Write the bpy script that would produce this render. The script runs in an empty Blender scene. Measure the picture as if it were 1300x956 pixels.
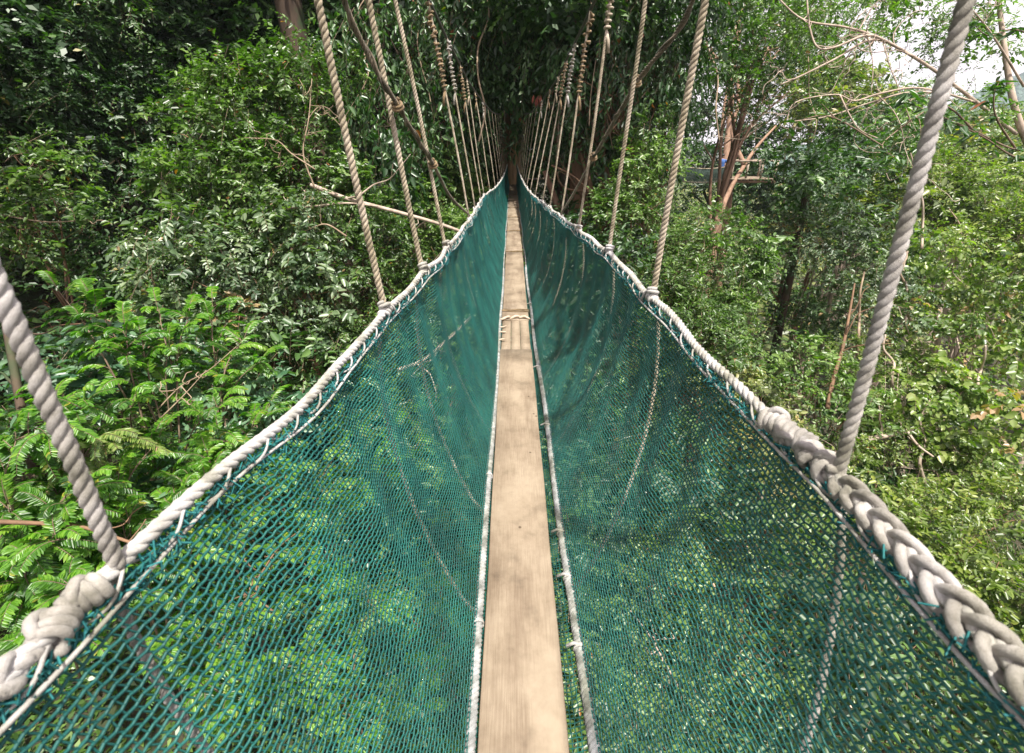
import bpy, math, numpy as np
from math import sin, cos, pi, radians
from mathutils import Vector, Matrix, Euler
rng = np.random.default_rng(7)
SC = bpy.context.scene
COL = SC.collection

# ------------------------------------------------------------------ helpers
PITCH = radians(23.6)
def cam_dir(px, py):
    """direction with unit depth seen at a place of the 1300 px wide photograph (used only to lay out distances)"""
    u = (px - 650) / 578.0; v = (433 - py) / 578.0
    return np.array([u, cos(PITCH) + v*sin(PITCH), -sin(PITCH) + v*cos(PITCH)])
def at(px, py, s): return cam_dir(px, py) * s

def norm(a):
    n = np.linalg.norm(a, axis=-1, keepdims=True); n[n < 1e-9] = 1
    return a / n

def make_mesh(name, V, F, rnd=None, mat_idx=None, smooth=False, uv=None):
    """V (n,3), F (m,4) quads -> mesh; rnd: per-vertex number kept as attribute 'tone'"""
    me = bpy.data.meshes.new(name)
    V = np.ascontiguousarray(V, dtype=np.float32); F = np.ascontiguousarray(F, dtype=np.int32)
    m, k = F.shape
    me.vertices.add(len(V)); me.vertices.foreach_set('co', V.ravel())
    me.loops.add(m*k); me.loops.foreach_set('vertex_index', F.ravel())
    me.polygons.add(m)
    me.polygons.foreach_set('loop_start', np.arange(0, m*k, k, dtype=np.int32))
    try: me.polygons.foreach_set('loop_total', np.full(m, k, dtype=np.int32))
    except Exception: pass
    if smooth: me.polygons.foreach_set('use_smooth', np.ones(m, dtype=bool))
    if mat_idx is not None: me.polygons.foreach_set('material_index', np.ascontiguousarray(mat_idx, dtype=np.int32))
    if rnd is not None:
        a = me.attributes.new('tone', 'FLOAT', 'POINT'); a.data.foreach_set('value', np.ascontiguousarray(rnd, dtype=np.float32))
    if uv is not None:
        a = me.attributes.new('along', 'FLOAT_VECTOR', 'POINT'); a.data.foreach_set('vector', np.ascontiguousarray(uv, dtype=np.float32).ravel())
    me.update(calc_edges=True)
    return me

class MB:
    """collects quads"""
    def __init__(s): s.V=[]; s.F=[]; s.R=[]; s.M=[]; s.n=0
    def add(s, V, F, r=None, m=0):
        V = np.asarray(V, float).reshape(-1,3); F = np.asarray(F, int).reshape(-1,4)
        s.V.append(V); s.F.append(F+s.n); s.n += len(V)
        s.R.append(np.full(len(V), 0.5) if r is None else np.broadcast_to(r, (len(V),)).astype(float)); s.M.append(np.full(len(F), m))
    def box(s, c, d, rot=None, r=None, m=0):
        x,y,z = [q/2 for q in d]
        P = np.array([[a,b,e] for a in (-x,x) for b in (-y,y) for e in (-z,z)])
        if rot is not None: P = P @ np.array(Euler(rot).to_matrix()).T
        s.add(P+np.array(c), [[0,1,3,2],[4,6,7,5],[0,4,5,1],[2,3,7,6],[0,2,6,4],[1,5,7,3]], r, m)
    def tube(s, P, R, k=8, r=None, m=0, cap=True):
        V,F = tube(P,R,k,cap); s.add(V,F,r,m)
    def build(s, name, mats, parent=None, smooth=True):
        V=np.concatenate(s.V); F=np.concatenate(s.F)
        me = make_mesh(name, V, F, np.concatenate(s.R), np.concatenate(s.M), smooth)
        return link(name, me, mats, parent)

def link(name, me, mats, parent=None):
    if not isinstance(mats, (list,tuple)): mats=[mats]
    if not me.materials:
        for q in mats: me.materials.append(q)
    o = bpy.data.objects.new(name, me); COL.objects.link(o)
    if parent is not None: o.parent = parent
    return o
def tag(o, label=None, cat=None, group=None, kind=None):
    if label: o['label']=label
    if cat: o['category']=cat
    if group: o['group']=group
    if kind: o['kind']=kind
    return o
def thing(name, label, cat, loc=(0,0,0), group=None, rz=0):
    o = bpy.data.objects.new(name, None); COL.objects.link(o); o.empty_display_size=.2
    o.location=loc; o.rotation_euler=(0,0,rz)
    return tag(o,label,cat,group)

def frames(P):
    """parallel-transport frames along a polyline"""
    P=np.asarray(P,float); T=norm(np.gradient(P,axis=0))
    N=np.zeros_like(P); a=np.array([1,0,0.]) if abs(T[0][0])<.9 else np.array([0,1.,0])
    n=np.cross(T[0],a); n/=np.linalg.norm(n); N[0]=n
    for i in range(1,len(P)):
        n=n-T[i]*np.dot(n,T[i]); n/=max(np.linalg.norm(n),1e-9); N[i]=n
    return T,N,np.cross(T,N)
def tube(P, R, k=8, cap=True, ridge=None):
    P=np.asarray(P,float); T,N,B=frames(P); R=np.broadcast_to(np.asarray(R,float),(len(P),))
    if cap:
        P=np.concatenate([P[:1],P,P[-1:]]); N=np.concatenate([N[:1],N,N[-1:]]); B=np.concatenate([B[:1],B,B[-1:]]); R=np.concatenate([[R[0]*.02],R,[R[-1]*.02]])
    a=np.arange(k)*2*pi/k
    RR=np.repeat(R[:,None],k,1)
    if ridge:
        d=np.r_[0,np.cumsum(np.linalg.norm(np.diff(P,axis=0),axis=1))]; RR=RR*(1+ridge[1]*np.cos(ridge[0]*(a[None]+d[:,None]*ridge[2])))
    V=P[:,None]+RR[:,:,None]*(np.cos(a)[None,:,None]*N[:,None]+np.sin(a)[None,:,None]*B[:,None])
    n=len(P); i=np.arange(n-1)[:,None]*k; j=np.arange(k)[None]; j2=(j+1)%k
    F=np.stack([i+j,i+j2,i+k+j2,i+k+j],-1).reshape(-1,4)
    return V.reshape(-1,3),F
def resample(P, step):
    P=np.asarray(P,float); d=np.r_[0,np.cumsum(np.linalg.norm(np.diff(P,axis=0),axis=1))]
    n=max(2,int(d[-1]/step)+1); t=np.linspace(0,d[-1],n)
    return np.stack([np.interp(t,d,P[:,i]) for i in range(3)],1)
def smoothline(P, n=8):
    """Catmull-Rom through points"""
    P=np.asarray(P,float)
    Q=np.concatenate([[2*P[0]-P[1]],P,[2*P[-1]-P[-2]]]); out=[]
    t=np.linspace(0,1,n,endpoint=False)[:,None]
    for i in range(1,len(Q)-2):
        a,b,c,d=Q[i-1],Q[i],Q[i+1],Q[i+2]
        out.append(.5*((2*b)+(-a+c)*t+(2*a-5*b+4*c-d)*t**2+(-a+3*b-3*c+d)*t**3))
    out.append(P[-1:]); return np.concatenate(out)
def rope(mb, P, R, k=7, m=0, pitch=None, res=9, strands=3, ph=0, fine=False):
    """twisted three-strand rope as real strands"""
    pitch=pitch or R*4.6
    Q=resample(P,pitch/res); T,N,B=frames(Q)
    d=np.r_[0,np.cumsum(np.linalg.norm(np.diff(Q,axis=0),axis=1))]
    for i in range(strands):
        a=2*pi*(d/pitch+i/strands)+ph
        C=Q+R*.50*(np.cos(a)[:,None]*N+np.sin(a)[:,None]*B)
        C=C+R*.03*np.sin(d*37+i)[:,None]
        V,F=tube(C,R*.54,20 if fine else k,True,(5,.075,-1.1/R) if fine else None); mb.add(V,F,.35+.3*rng.random(),m)
def coil(mb, c, axis, r, wr, turns, pitch, k=7, m=0, ph=0, wob=.1, ridge=None):
    """a cord wound round an axis"""
    axis=np.asarray(axis,float); axis/=np.linalg.norm(axis)
    a=np.array([0,0,1.]) if abs(axis[2])<.8 else np.array([1.,0,0]); n=np.cross(axis,a); n/=np.linalg.norm(n); b=np.cross(axis,n)
    t=np.linspace(0,turns,int(turns*14)+2); L=turns*pitch
    rr=r*(1+wob*np.sin(t*2.3+ph*3))
    P=np.asarray(c)+axis*((t*pitch-L/2)[:,None])+rr[:,None]*(np.cos(2*pi*t+ph)[:,None]*n+np.sin(2*pi*t+ph)[:,None]*b)
    V,F=tube(P,wr*(1+.06*np.sin(t*5+ph)),k,True,ridge); mb.add(V,F,.3+.4*rng.random(),m)
    return P

# ------------------------------------------------------------------ materials
def newmat(name):
    m=bpy.data.materials.new(name); m.use_nodes=True; nt=m.node_tree; nt.nodes.clear()
    out=nt.nodes.new('ShaderNodeOutputMaterial'); return m,nt,out
def N(nt,t,**kw):
    n=nt.nodes.new(t)
    for k,v in kw.items():
        if k in n.inputs.keys() if isinstance(k,str) else False: n.inputs[k].default_value=v
        else: setattr(n,k,v)
    return n
def ramp(nt, stops):
    r=nt.nodes.new('ShaderNodeValToRGB'); e=r.color_ramp.elements
    while len(e)<len(stops): e.new(.5)
    for q,(p,c) in zip(e,stops): q.position=p; q.color=(*c,1)
    return r
def noise(nt, scale, detail=3, vec=None, rough=.5):
    n=nt.nodes.new('ShaderNodeTexNoise'); n.inputs['Scale'].default_value=scale; n.inputs['Detail'].default_value=detail; n.inputs['Roughness'].default_value=rough
    if vec is not None: nt.links.new(vec,n.inputs['Vector'])
    return n
def leafmat(name, stops, trans=(.25,.45,.05), rough=.37, tf=.28, spec=.65):
    m,nt,out=newmat(name); L=nt.links.new
    at_=nt.nodes.new('ShaderNodeAttribute'); at_.attribute_name='tone'
    r=ramp(nt,stops); L(at_.outputs['Fac'],r.inputs[0])
    p=nt.nodes.new('ShaderNodeBsdfPrincipled'); p.inputs['Roughness'].default_value=rough; p.inputs['Specular IOR Level'].default_value=spec
    L(r.outputs[0],p.inputs['Base Color'])
    t=nt.nodes.new('ShaderNodeBsdfTranslucent')
    mx=nt.nodes.new('ShaderNodeMix'); mx.data_type='RGBA'; mx.blend_type='MULTIPLY'; mx.inputs[0].default_value=1
    L(r.outputs[0],mx.inputs[6]); mx.inputs[7].default_value=(trans[0]*6,trans[1]*5,trans[2]*5,1)
    L(mx.outputs[2],t.inputs['Color'])
    s=nt.nodes.new('ShaderNodeMixShader'); s.inputs[0].default_value=tf
    L(p.outputs[0],s.inputs[1]); L(t.outputs[0],s.inputs[2]); L(s.outputs[0],out.inputs[0])
    return m
def barkmat(name, c1, c2, scale=6, stretch=(1,1,.15), moss=None):
    m,nt,out=newmat(name); L=nt.links.new
    tc=nt.nodes.new('ShaderNodeTexCoord'); mp=nt.nodes.new('ShaderNodeMapping'); mp.inputs['Scale'].default_value=stretch
    L(tc.outputs['Object'],mp.inputs[0])
    n=noise(nt,scale,6,mp.outputs[0],.65); r=ramp(nt,[(.3,c1),(.7,c2)]); L(n.outputs[0],r.inputs[0]); colout=r.outputs[0]
    if moss:
        n2=noise(nt,1.3,4,tc.outputs['Object']); r2=ramp(nt,[(.48,(0,0,0)),(.6,(1,1,1))]); L(n2.outputs[0],r2.inputs[0])
        mx=nt.nodes.new('ShaderNodeMix'); mx.data_type='RGBA'; L(r2.outputs[0],mx.inputs[0]); L(colout,mx.inputs[6]); mx.inputs[7].default_value=(*moss,1); colout=mx.outputs[2]
    p=nt.nodes.new('ShaderNodeBsdfPrincipled'); p.inputs['Roughness'].default_value=.85; L(colout,p.inputs['Base Color'])
    b=nt.nodes.new('ShaderNodeBump'); b.inputs['Strength'].default_value=.7; b.inputs['Distance'].default_value=.03; L(n.outputs[0],b.inputs['Height']); L(b.outputs[0],p.inputs['Normal'])
    L(p.outputs[0],out.inputs[0]); return m
def ropemat(name, c1, c2, fib=900, rough=.85):
    m,nt,out=newmat(name); L=nt.links.new
    tc=nt.nodes.new('ShaderNodeTexCoord')
    n=noise(nt,22,6,tc.outputs['Object'],.6); n2=noise(nt,fib,2,tc.outputs['Object'])
    ad=nt.nodes.new('ShaderNodeMath'); ad.operation='MULTIPLY_ADD'; ad.inputs[1].default_value=.45; L(n2.outputs[0],ad.inputs[0]); L(n.outputs[0],ad.inputs[2])
    r=ramp(nt,[(.45,c1),(1.0,c2)]); L(ad.outputs[0],r.inputs[0])
    n3=noise(nt,5.5,6,tc.outputs['Object'],.7); r3=ramp(nt,[(.38,(.55,.55,.43)),(.50,(.88,.87,.80)),(.60,(1,1,1))]); L(n3.outputs[0],r3.inputs[0])
    mm=nt.nodes.new('ShaderNodeMix'); mm.data_type='RGBA'; mm.blend_type='MULTIPLY'; mm.inputs[0].default_value=1; L(r.outputs[0],mm.inputs[6]); L(r3.outputs[0],mm.inputs[7])
    p=nt.nodes.new('ShaderNodeBsdfPrincipled'); p.inputs['Roughness'].default_value=rough; L(mm.outputs[2],p.inputs['Base Color'])
    try: p.inputs['Sheen Weight'].default_value=.15
    except Exception: pass
    b=nt.nodes.new('ShaderNodeBump'); b.inputs['Strength'].default_value=.8; b.inputs['Distance'].default_value=.003; L(n2.outputs[0],b.inputs['Height']); L(b.outputs[0],p.inputs['Normal'])
    L(p.outputs[0],out.inputs[0]); return m
def plain(name, c, rough=.6, metal=0, c2=None, scale=20):
    m,nt,out=newmat(name); L=nt.links.new
    p=nt.nodes.new('ShaderNodeBsdfPrincipled'); p.inputs['Roughness'].default_value=rough; p.inputs['Metallic'].default_value=metal
    tc=nt.nodes.new('ShaderNodeTexCoord'); n=noise(nt,scale,4,tc.outputs['Object'])
    r=ramp(nt,[(.3,c),(.7,c2 or tuple(q*.75 for q in c))]); L(n.outputs[0],r.inputs[0]); L(r.outputs[0],p.inputs['Base Color'])
    L(p.outputs[0],out.inputs[0]); return m

M={}
M['rope_grey']=ropemat('weathered_grey_rope',(.14,.128,.122),(.54,.51,.485))
M['rope_cream']=ropemat('cream_rope',(.22,.175,.125),(.62,.53,.41))
M['rope_white']=ropemat('white_rim_rope',(.30,.29,.29),(.64,.62,.61))
M['rope_tan']=ropemat('tan_whipping_cord',(.11,.07,.035),(.36,.25,.13))
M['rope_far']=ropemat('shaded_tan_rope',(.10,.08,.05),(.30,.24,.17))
M['rope_dark']=ropemat('dark_weathered_rope',(.07,.055,.04),(.30,.24,.17))
M['cable']=plain('dark_steel_cable',(.05,.045,.04),.6,0)
M['braid']=ropemat('grey_white_braid',(.08,.085,.09),(.52,.53,.53))
M['alu']=plain('aluminium_rail',(.45,.46,.47),.45,.8)
M['orange']=plain('orange_rail_cap',(.55,.17,.03),.5)
M['net']=plain('teal_net_cord',(.007,.072,.066),.55,0,(.018,.150,.128),5)
M['fringe']=plain('teal_frayed_thread',(.008,.10,.108),.7,0,(.016,.18,.18),30)
M['cloth']=plain('dirty_rag',(.42,.33,.24),.9,0,(.55,.46,.36),40)

def woodmat():
    m,nt,out=newmat('tan_plank_wood'); L=nt.links.new
    tc=nt.nodes.new('ShaderNodeTexCoord'); at_=nt.nodes.new('ShaderNodeAttribute'); at_.attribute_name='tone'
    mp=nt.nodes.new('ShaderNodeMapping'); mp.inputs['Scale'].default_value=(1,.035,1); L(tc.outputs['Object'],mp.inputs[0])
    g=noise(nt,230,8,mp.outputs[0],.6)
    mp2=nt.nodes.new('ShaderNodeMapping'); mp2.inputs['Scale'].default_value=(1,.22,1); L(tc.outputs['Object'],mp2.inputs[0])
    g2=noise(nt,9,4,mp2.outputs[0],.55); st=noise(nt,3.2,5,tc.outputs['Object'],.7)
    a=nt.nodes.new('ShaderNodeMath'); a.operation='MULTIPLY_ADD'; a.inputs[1].default_value=.52; L(g.outputs[0],a.inputs[0]); L(g2.outputs[0],a.inputs[2])
    b=nt.nodes.new('ShaderNodeMath'); b.operation='MULTIPLY_ADD'; b.inputs[1].default_value=.35; L(at_.outputs['Fac'],b.inputs[0]); L(a.outputs[0],b.inputs[2])
    r=ramp(nt,[(.47,(.08,.055,.037)),(.72,(.195,.146,.100)),(1.02,(.30,.24,.172))]); L(b.outputs[0],r.inputs[0])
    # scuffed dirt patches and small dark marks
    r2=ramp(nt,[(.42,(1,1,1)),(.55,(.76,.73,.70)),(.64,(.48,.45,.42))]); L(st.outputs[0],r2.inputs[0])
    mx=nt.nodes.new('ShaderNodeMix'); mx.data_type='RGBA'; mx.blend_type='MULTIPLY'; mx.inputs[0].default_value=.8; L(r.outputs[0],mx.inputs[6]); L(r2.outputs[0],mx.inputs[7])
    v=nt.nodes.new('ShaderNodeTexVoronoi'); v.inputs['Scale'].default_value=7; L(tc.outputs['Object'],v.inputs['Vector'])
    r3=ramp(nt,[(.035,(.18,.12,.08)),(.06,(1,1,1))]); L(v.outputs['Distance'],r3.inputs[0])
    mx2=nt.nodes.new('ShaderNodeMix'); mx2.data_type='RGBA'; mx2.blend_type='MULTIPLY'; mx2.inputs[0].default_value=.8; L(mx.outputs[2],mx2.inputs[6]); L(r3.outputs[0],mx2.inputs[7])
    p=nt.nodes.new('ShaderNodeBsdfPrincipled'); p.inputs['Roughness'].default_value=.75; L(mx2.outputs[2],p.inputs['Base Color'])
    bu=nt.nodes.new('ShaderNodeBump'); bu.inputs['Strength'].default_value=.35; bu.inputs['Distance'].default_value=.003; L(g.outputs[0],bu.inputs['Height']); L(bu.outputs[0],p.inputs['Normal'])
    L(p.outputs[0],out.inputs[0]); return m
M['wood']=woodmat()

# leaf kinds: natural colour spread from leaf to leaf
M['leaf_small']=leafmat('small_glossy_leaves',[(0,(.026,.060,.012)),(.5,(.075,.145,.028)),(.94,(.18,.27,.07)),(.97,(.26,.26,.05)),(1,(.30,.12,.03))])
M['leaf_lime']=leafmat('bright_pinnate_leaves',[(0,(.022,.075,.010)),(.5,(.078,.205,.018)),(.93,(.18,.34,.035)),(1,(.34,.33,.05))],tf=.38)
M['leaf_dark']=leafmat('dark_drooping_leaves',[(0,(.014,.042,.012)),(.55,(.036,.094,.026)),(.94,(.10,.18,.06)),(.97,(.16,.20,.06)),(1,(.26,.08,.03))],tf=.22,rough=.38)
M['leaf_vine']=leafmat('vine_leaves',[(0,(.035,.08,.014)),(.5,(.12,.19,.038)),(.9,(.26,.32,.085)),(.96,(.24,.26,.08)),(1,(.36,.24,.13))],tf=.3)
M['leaf_olive']=leafmat('olive_canopy_leaves',[(0,(.045,.075,.02)),(.5,(.12,.155,.042)),(.9,(.24,.26,.08)),(1,(.34,.27,.10))],tf=.28)
M['leaf_yellow']=leafmat('yellowish_leaves',[(0,(.05,.085,.014)),(.5,(.13,.19,.03)),(.93,(.27,.31,.06)),(1,(.34,.20,.06))],tf=.32)
M['leaf_grey']=leafmat('pale_greyish_leaves',[(0,(.045,.085,.04)),(.5,(.11,.17,.08)),(.93,(.24,.30,.17)),(1,(.34,.24,.12))],tf=.25)
M['leaf_blue']=leafmat('bluish_broad_leaves',[(0,(.03,.09,.045)),(.5,(.065,.15,.075)),(1,(.14,.24,.13))],tf=.2,rough=.38)
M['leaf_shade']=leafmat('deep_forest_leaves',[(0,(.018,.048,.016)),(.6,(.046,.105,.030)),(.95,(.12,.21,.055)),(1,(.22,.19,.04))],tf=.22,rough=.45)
M['twig']=barkmat('twig_bark',(.09,.055,.035),(.26,.19,.13),12)
M['bark_dark']=barkmat('dark_bark',(.03,.02,.014),(.11,.07,.045),5,moss=(.035,.06,.02))
M['bark_brown']=barkmat('brown_bark',(.09,.052,.03),(.26,.15,.085),5)
M['bark_end']=barkmat('brightened_brown_bark',(.16,.09,.05),(.40,.25,.14),5)  # end trunk: light put into the bark colour to offset the crown's shade
M['bark_pale']=barkmat('pale_bark',(.22,.16,.12),(.55,.45,.36),6)
M['bark_red']=barkmat('reddish_bark',(.16,.085,.05),(.38,.24,.165),5)
M['liana']=barkmat('liana_bark',(.16,.11,.07),(.42,.32,.22),9)

# ------------------------------------------------------------------ the rope walkway
def lerp(tab): 
    a=np.array(tab,float); return lambda y: np.interp(y,a[:,0],a[:,1])
def smooth1(tab):
    a=np.array(tab,float); P=smoothline(a,8); return lambda y: np.interp(y,P[:,0],P[:,1])
rimR=smooth1([(-1.5,.60),(-.3,.60),(.33,.59),(.8,.57),(1.68,.545),(2.44,.53),(3.2,.48),(4.1,.43),(5.6,.37),(7.2,.30),(10,.25),(15,.22),(21,.20)])
rimL=smooth1([(-1.5,.60),(-.3,.60),(.33,.585),(.66,.54),(1.0,.512),(1.24,.493),(1.57,.468),(2.08,.41),(2.6,.375),(4.0,.36),(5.0,.38),(6.9,.40),(9,.30),(13,.23),(21,.20)])
rimZ0=smooth1([(-1.5,-.53),(.3,-.55),(2.5,-.55),(4.0,-.59),(5.6,-.655),(7.2,-.71),(10,-.78),(15,-.84),(21,-.87)])
CX=.033
def sag(y,hs): # slight droop of the rim between hangers
    hs=np.asarray(hs); y=np.atleast_1d(y); i=np.clip(np.searchsorted(hs,y),1,len(hs)-1)
    a,b=hs[i-1],hs[i]; t=np.clip((y-a)/(b-a),0,1); return -.010*(b-a)*4*t*(1-t)
HR=[-.9,-.1,.65,1.68,2.44,3.25,4.10,5.0,5.75]+[6.6+i*1.03 for i in range(14)]
HL=[-.9,-.25,.47,1.57,2.08,2.60,3.90,4.85,6.0,6.85]+[7.8+i*1.03 for i in range(13)]
def rim(side,y):
    y=np.atleast_1d(np.asarray(y,float)); h=(HR if side>0 else HL)
    x=(rimR(y) if side>0 else -rimL(y)); z=rimZ0(y)+sag(y,h)+(0 if side>0 else np.interp(y,[-1,.6,1.24,1.6,2.1,3],[0,-.005,-.034,-.022,-.008,0]))
    return np.stack([x+.006*np.sin(y*9+side),y,z+.005*np.sin(y*13+side)],1)
def plankz(y): return np.interp(y,[-2,0,4,9,15,21],[-1.60,-1.60,-1.58,-1.50,-1.56,-1.68])
def bottom(side,y):
    y=np.atleast_1d(np.asarray(y,float))
    if side>0: x=CX+.13+np.interp(y,[-1,.6,1.2,2.5,5,21],[.075,.070,.070,.050,.03,.012])+.006*np.sin(y*3.1)
    else: x=CX-.13-np.interp(y,[-1,.6,1.5,3,21],[.035,.028,.022,.016,.012])+.004*np.sin(y*2.7)
    return np.stack([x,y,plankz(y)-.01+.012*np.sin(y*2.2+side)],1)

bridge=thing('rope_bridge','long narrow canopy walkway of single planks between teal nets hung on ropes','rope bridge',(0,0,-1.6))
def bpart(mb,name,mats,label=None,parent=None,smooth=True):
    o=mb.build(name,mats,None,smooth); p=parent or bridge
    o.parent=p
    # keep geometry in world space under the thing's base
    off=Vector(bridge.location) if p is bridge else Vector((0,0,0))
    o.location=-off if p is bridge else (0,0,0)
    if label: o['label']=label
    return o

# planks ------------------------------------------------------------
edges=[-1.3,3.45,4.12,4.42,6.95,8.6,10.3,12.0,13.7,15.4,17.1,18.8,20.6]
for i in range(len(edges)-1):
    y0,y1=edges[i],edges[i+1]
    if abs(y0-3.45)<.01:   # three loose pale slats between two boards
        for q in range(3):
            mb=MB(); w=.080; xx=CX-.084+q*.084
            ys=np.linspace(y0+.01,y1+.15,6)
            sec=np.array([[-w/2,0],[w/2,0],[w/2,-.02],[-w/2,-.02]])
            V=np.array([[xx+a,y,plankz(y)-.012+b+.002*q] for y in ys for a,b in sec]); n=len(ys)
            F=[[k*4+j,k*4+(j+1)%4,(k+1)*4+(j+1)%4,(k+1)*4+j] for k in range(n-1) for j in range(4)]+[[0,3,2,1],[(n-1)*4+t for t in range(4)]]
            mb.add(V,F,[.85,.7,.95][q]); bpart(mb,'slat',M['wood'],'short pale slat bridging two boards',smooth=False)
        continue
    mb=MB(); w=[.262,0,.262,.25,.256,.25,.262,.25,.258,.25,.26,.25][i]; ys=np.linspace(y0+.004,y1-.004,max(4,int((y1-y0)/.25)))
    b=.004; t=.032
    sec=np.array([[-w/2,-b],[-w/2+b,0],[w/2-b,0],[w/2,-b],[w/2,-t],[-w/2,-t]])
    lift=.004*(i%2); yaw=.004*math.sin(i*2.1); n=len(ys)
    V=np.array([[CX+a+yaw*(y-(y0+y1)/2)+.0015*sin(y*7+a*9),y,plankz(y)+lift+c+.002*sin(y*2.3)] for y in ys for a,c in sec])
    F=[[k*6+j,k*6+(j+1)%6,(k+1)*6+(j+1)%6,(k+1)*6+j] for k in range(n-1) for j in range(6)]
    F+=[[0,5,4,3],[0,3,2,1],[(n-1)*6+t_ for t_ in (0,1,2,3)],[(n-1)*6+t_ for t_ in (0,3,4,5)]]
    mb.add(V,F,[.55,0,.6,.35,.25,.2,.3,.15,.25,.1,.2,.1][i]); pl=bpart(mb,'plank',M['wood'],smooth=False)
    # cord lashing across the board end
    if i>1:
        lb=MB()
        for dy in (.0,.022,.045):
            y=y1-.03-dy
            xs=np.linspace(-w/2-.008,w/2+.008,14)
            P=np.array([[CX+x,y+.012*sin(x*18+dy*90),plankz(y)+lift+.007+.002*sin(x*40)] for x in xs])
            P=np.concatenate([[P[0]+[0,0,-.04]],P,[P[-1]+[0,0,-.04]]]); lb.tube(P,.0042,6)
        lo=lb.build('lashing',M['rope_tan'],pl); 
# torn cloth wrap beside the loose slats
for q,(yy,xx,rr) in enumerate([(4.14,-.10,.018),(4.15,.0,.016),(4.14,.09,.017)]):
    mb=MB(); P=np.array([[CX+xx+dx,yy+.02*sin(dx*30+q),plankz(yy)+.014+.008*sin(dx*50+q)] for dx in np.linspace(-.055,.055,9)])
    mb.tube(P,[.006,.011,.013,.012,.014,.011,.012,.010,.004],7); bpart(mb,'rag_tie',M['cloth'])
for yy in (3.62,3.80,3.93):
    mb=MB(); P=np.array([[CX-.13+dx,yy+dx*.5,plankz(yy)+.010+.006*sin(dx*60+yy*9)] for dx in np.linspace(-.02,.045,7)]); mb.tube(P,[.003,.006,.008,.007,.007,.005,.002],6); bpart(mb,'rag_tie',M['cloth'])

# ladder rails under the boards --------------------------------------
for sx in (-1,1):
    mb=MB(); P=np.array([[CX+sx*.098,y,plankz(y)-.062] for y in np.linspace(-1.3,20.8,60)]); mb.tube(P,.022,6)
    bpart(mb,'support_rail',M['alu'])
for y in np.arange(-1.1,20.7,.55): mb=MB(); mb.tube([[CX-.10,y,plankz(y)-.062],[CX+.10,y,plankz(y)-.062]],.012,6); bpart(mb,'rung',M['alu'])
mb=MB(); mb.box((CX+.139,.52,plankz(.5)-.03),(.012,.22,.03)); bpart(mb,'end_cap',M['orange'],'orange plastic strip at the right edge of the near plank',smooth=False)

# bottom ropes --------------------------------------------------------
for sd in (-1,1):
    mb=MB(); near=bottom(sd,np.linspace(-1.2,6,140)); rope(mb,near,.0165 if sd<0 else .018,k=6,pitch=.050,res=7)
    far=bottom(sd,np.linspace(5.98,21,60)); mb.tube(far,.012,5)
    bpart(mb,'foot_rope',M['braid'],'pale braided rope along the %s foot of the net'%('left' if sd<0 else 'right'))
# small white ties and studs holding the foot ropes
for y in (1.02,1.53,1.30,2.35,3.1,.55,4.6):
    mb=MB(); b=bottom(1,[y])[0]; mb.tube([b+[-.045,0,.01],b+[-.02,.004,.02],b+[.004,0,.018]],.006,6); coil(mb,b,(0,1,0),.017,.0035,2,.008); bpart(mb,'foot_tie',M['rope_white'])
for y in (1.1,1.9,3.0):
    mb=MB(); b=bottom(-1,[y])[0]; coil(mb,b,(0,1,0),.017,.0035,2,.008); bpart(mb,'foot_tie',M['rope_white'])

# rim ropes -----------------------------------------------------------
def knotcluster(ro, side, ya, yb, wr, r0, seed):
    """row of hitches wound round the rim rope, each leaning its own way"""
    g=np.random.default_rng(seed); L=rim(side,np.linspace(ya,yb,40)); y=ya; tot=yb-ya
    lean=.55
    while y<yb:
        c=rim(side,[y])[0]; t=rim(side,[y+.02])[0]-rim(side,[y-.02])[0]; t/=np.linalg.norm(t)
        mb=MB(); n=int(g.integers(3,5)); ax=t+np.array([lean*side*g.uniform(.6,1),0,lean*g.uniform(-.3,.6)]); ax/=np.linalg.norm(ax); lean=-lean if g.random()<.35 else lean
        coil(mb,c+np.array([0,0,g.uniform(-.004,.006)]),ax,r0*g.uniform(.92,1.08),wr*g.uniform(.95,1.08),n+.35,wr*1.7,k=20,ph=g.uniform(0,6),wob=.08,ridge=(5,.05,90))
        # strand crossing over the hitch
        a=g.uniform(.2,2.6)
        up=np.array([side*cos(a)*-.7,0,abs(sin(a))]); up/=np.linalg.norm(up); b=np.cross(t,up)
        P=[c-t*wr*2.6+up*r0*.4+b*r0*.5, c-t*wr*1.2+up*(r0+wr*1.1)+b*r0*.3, c+t*wr*1.2+up*(r0+wr*1.1)-b*r0*.3, c+t*wr*2.6+up*r0*.4-b*r0*.5]
        V,F=tube(smoothline(P,6),wr*.95,20,True,(5,.05,90)); mb.add(V,F,.6)
        y+=wr*1.7*(n+.45)
        mb.build('hitch',M['rope_grey'],ro)
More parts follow.
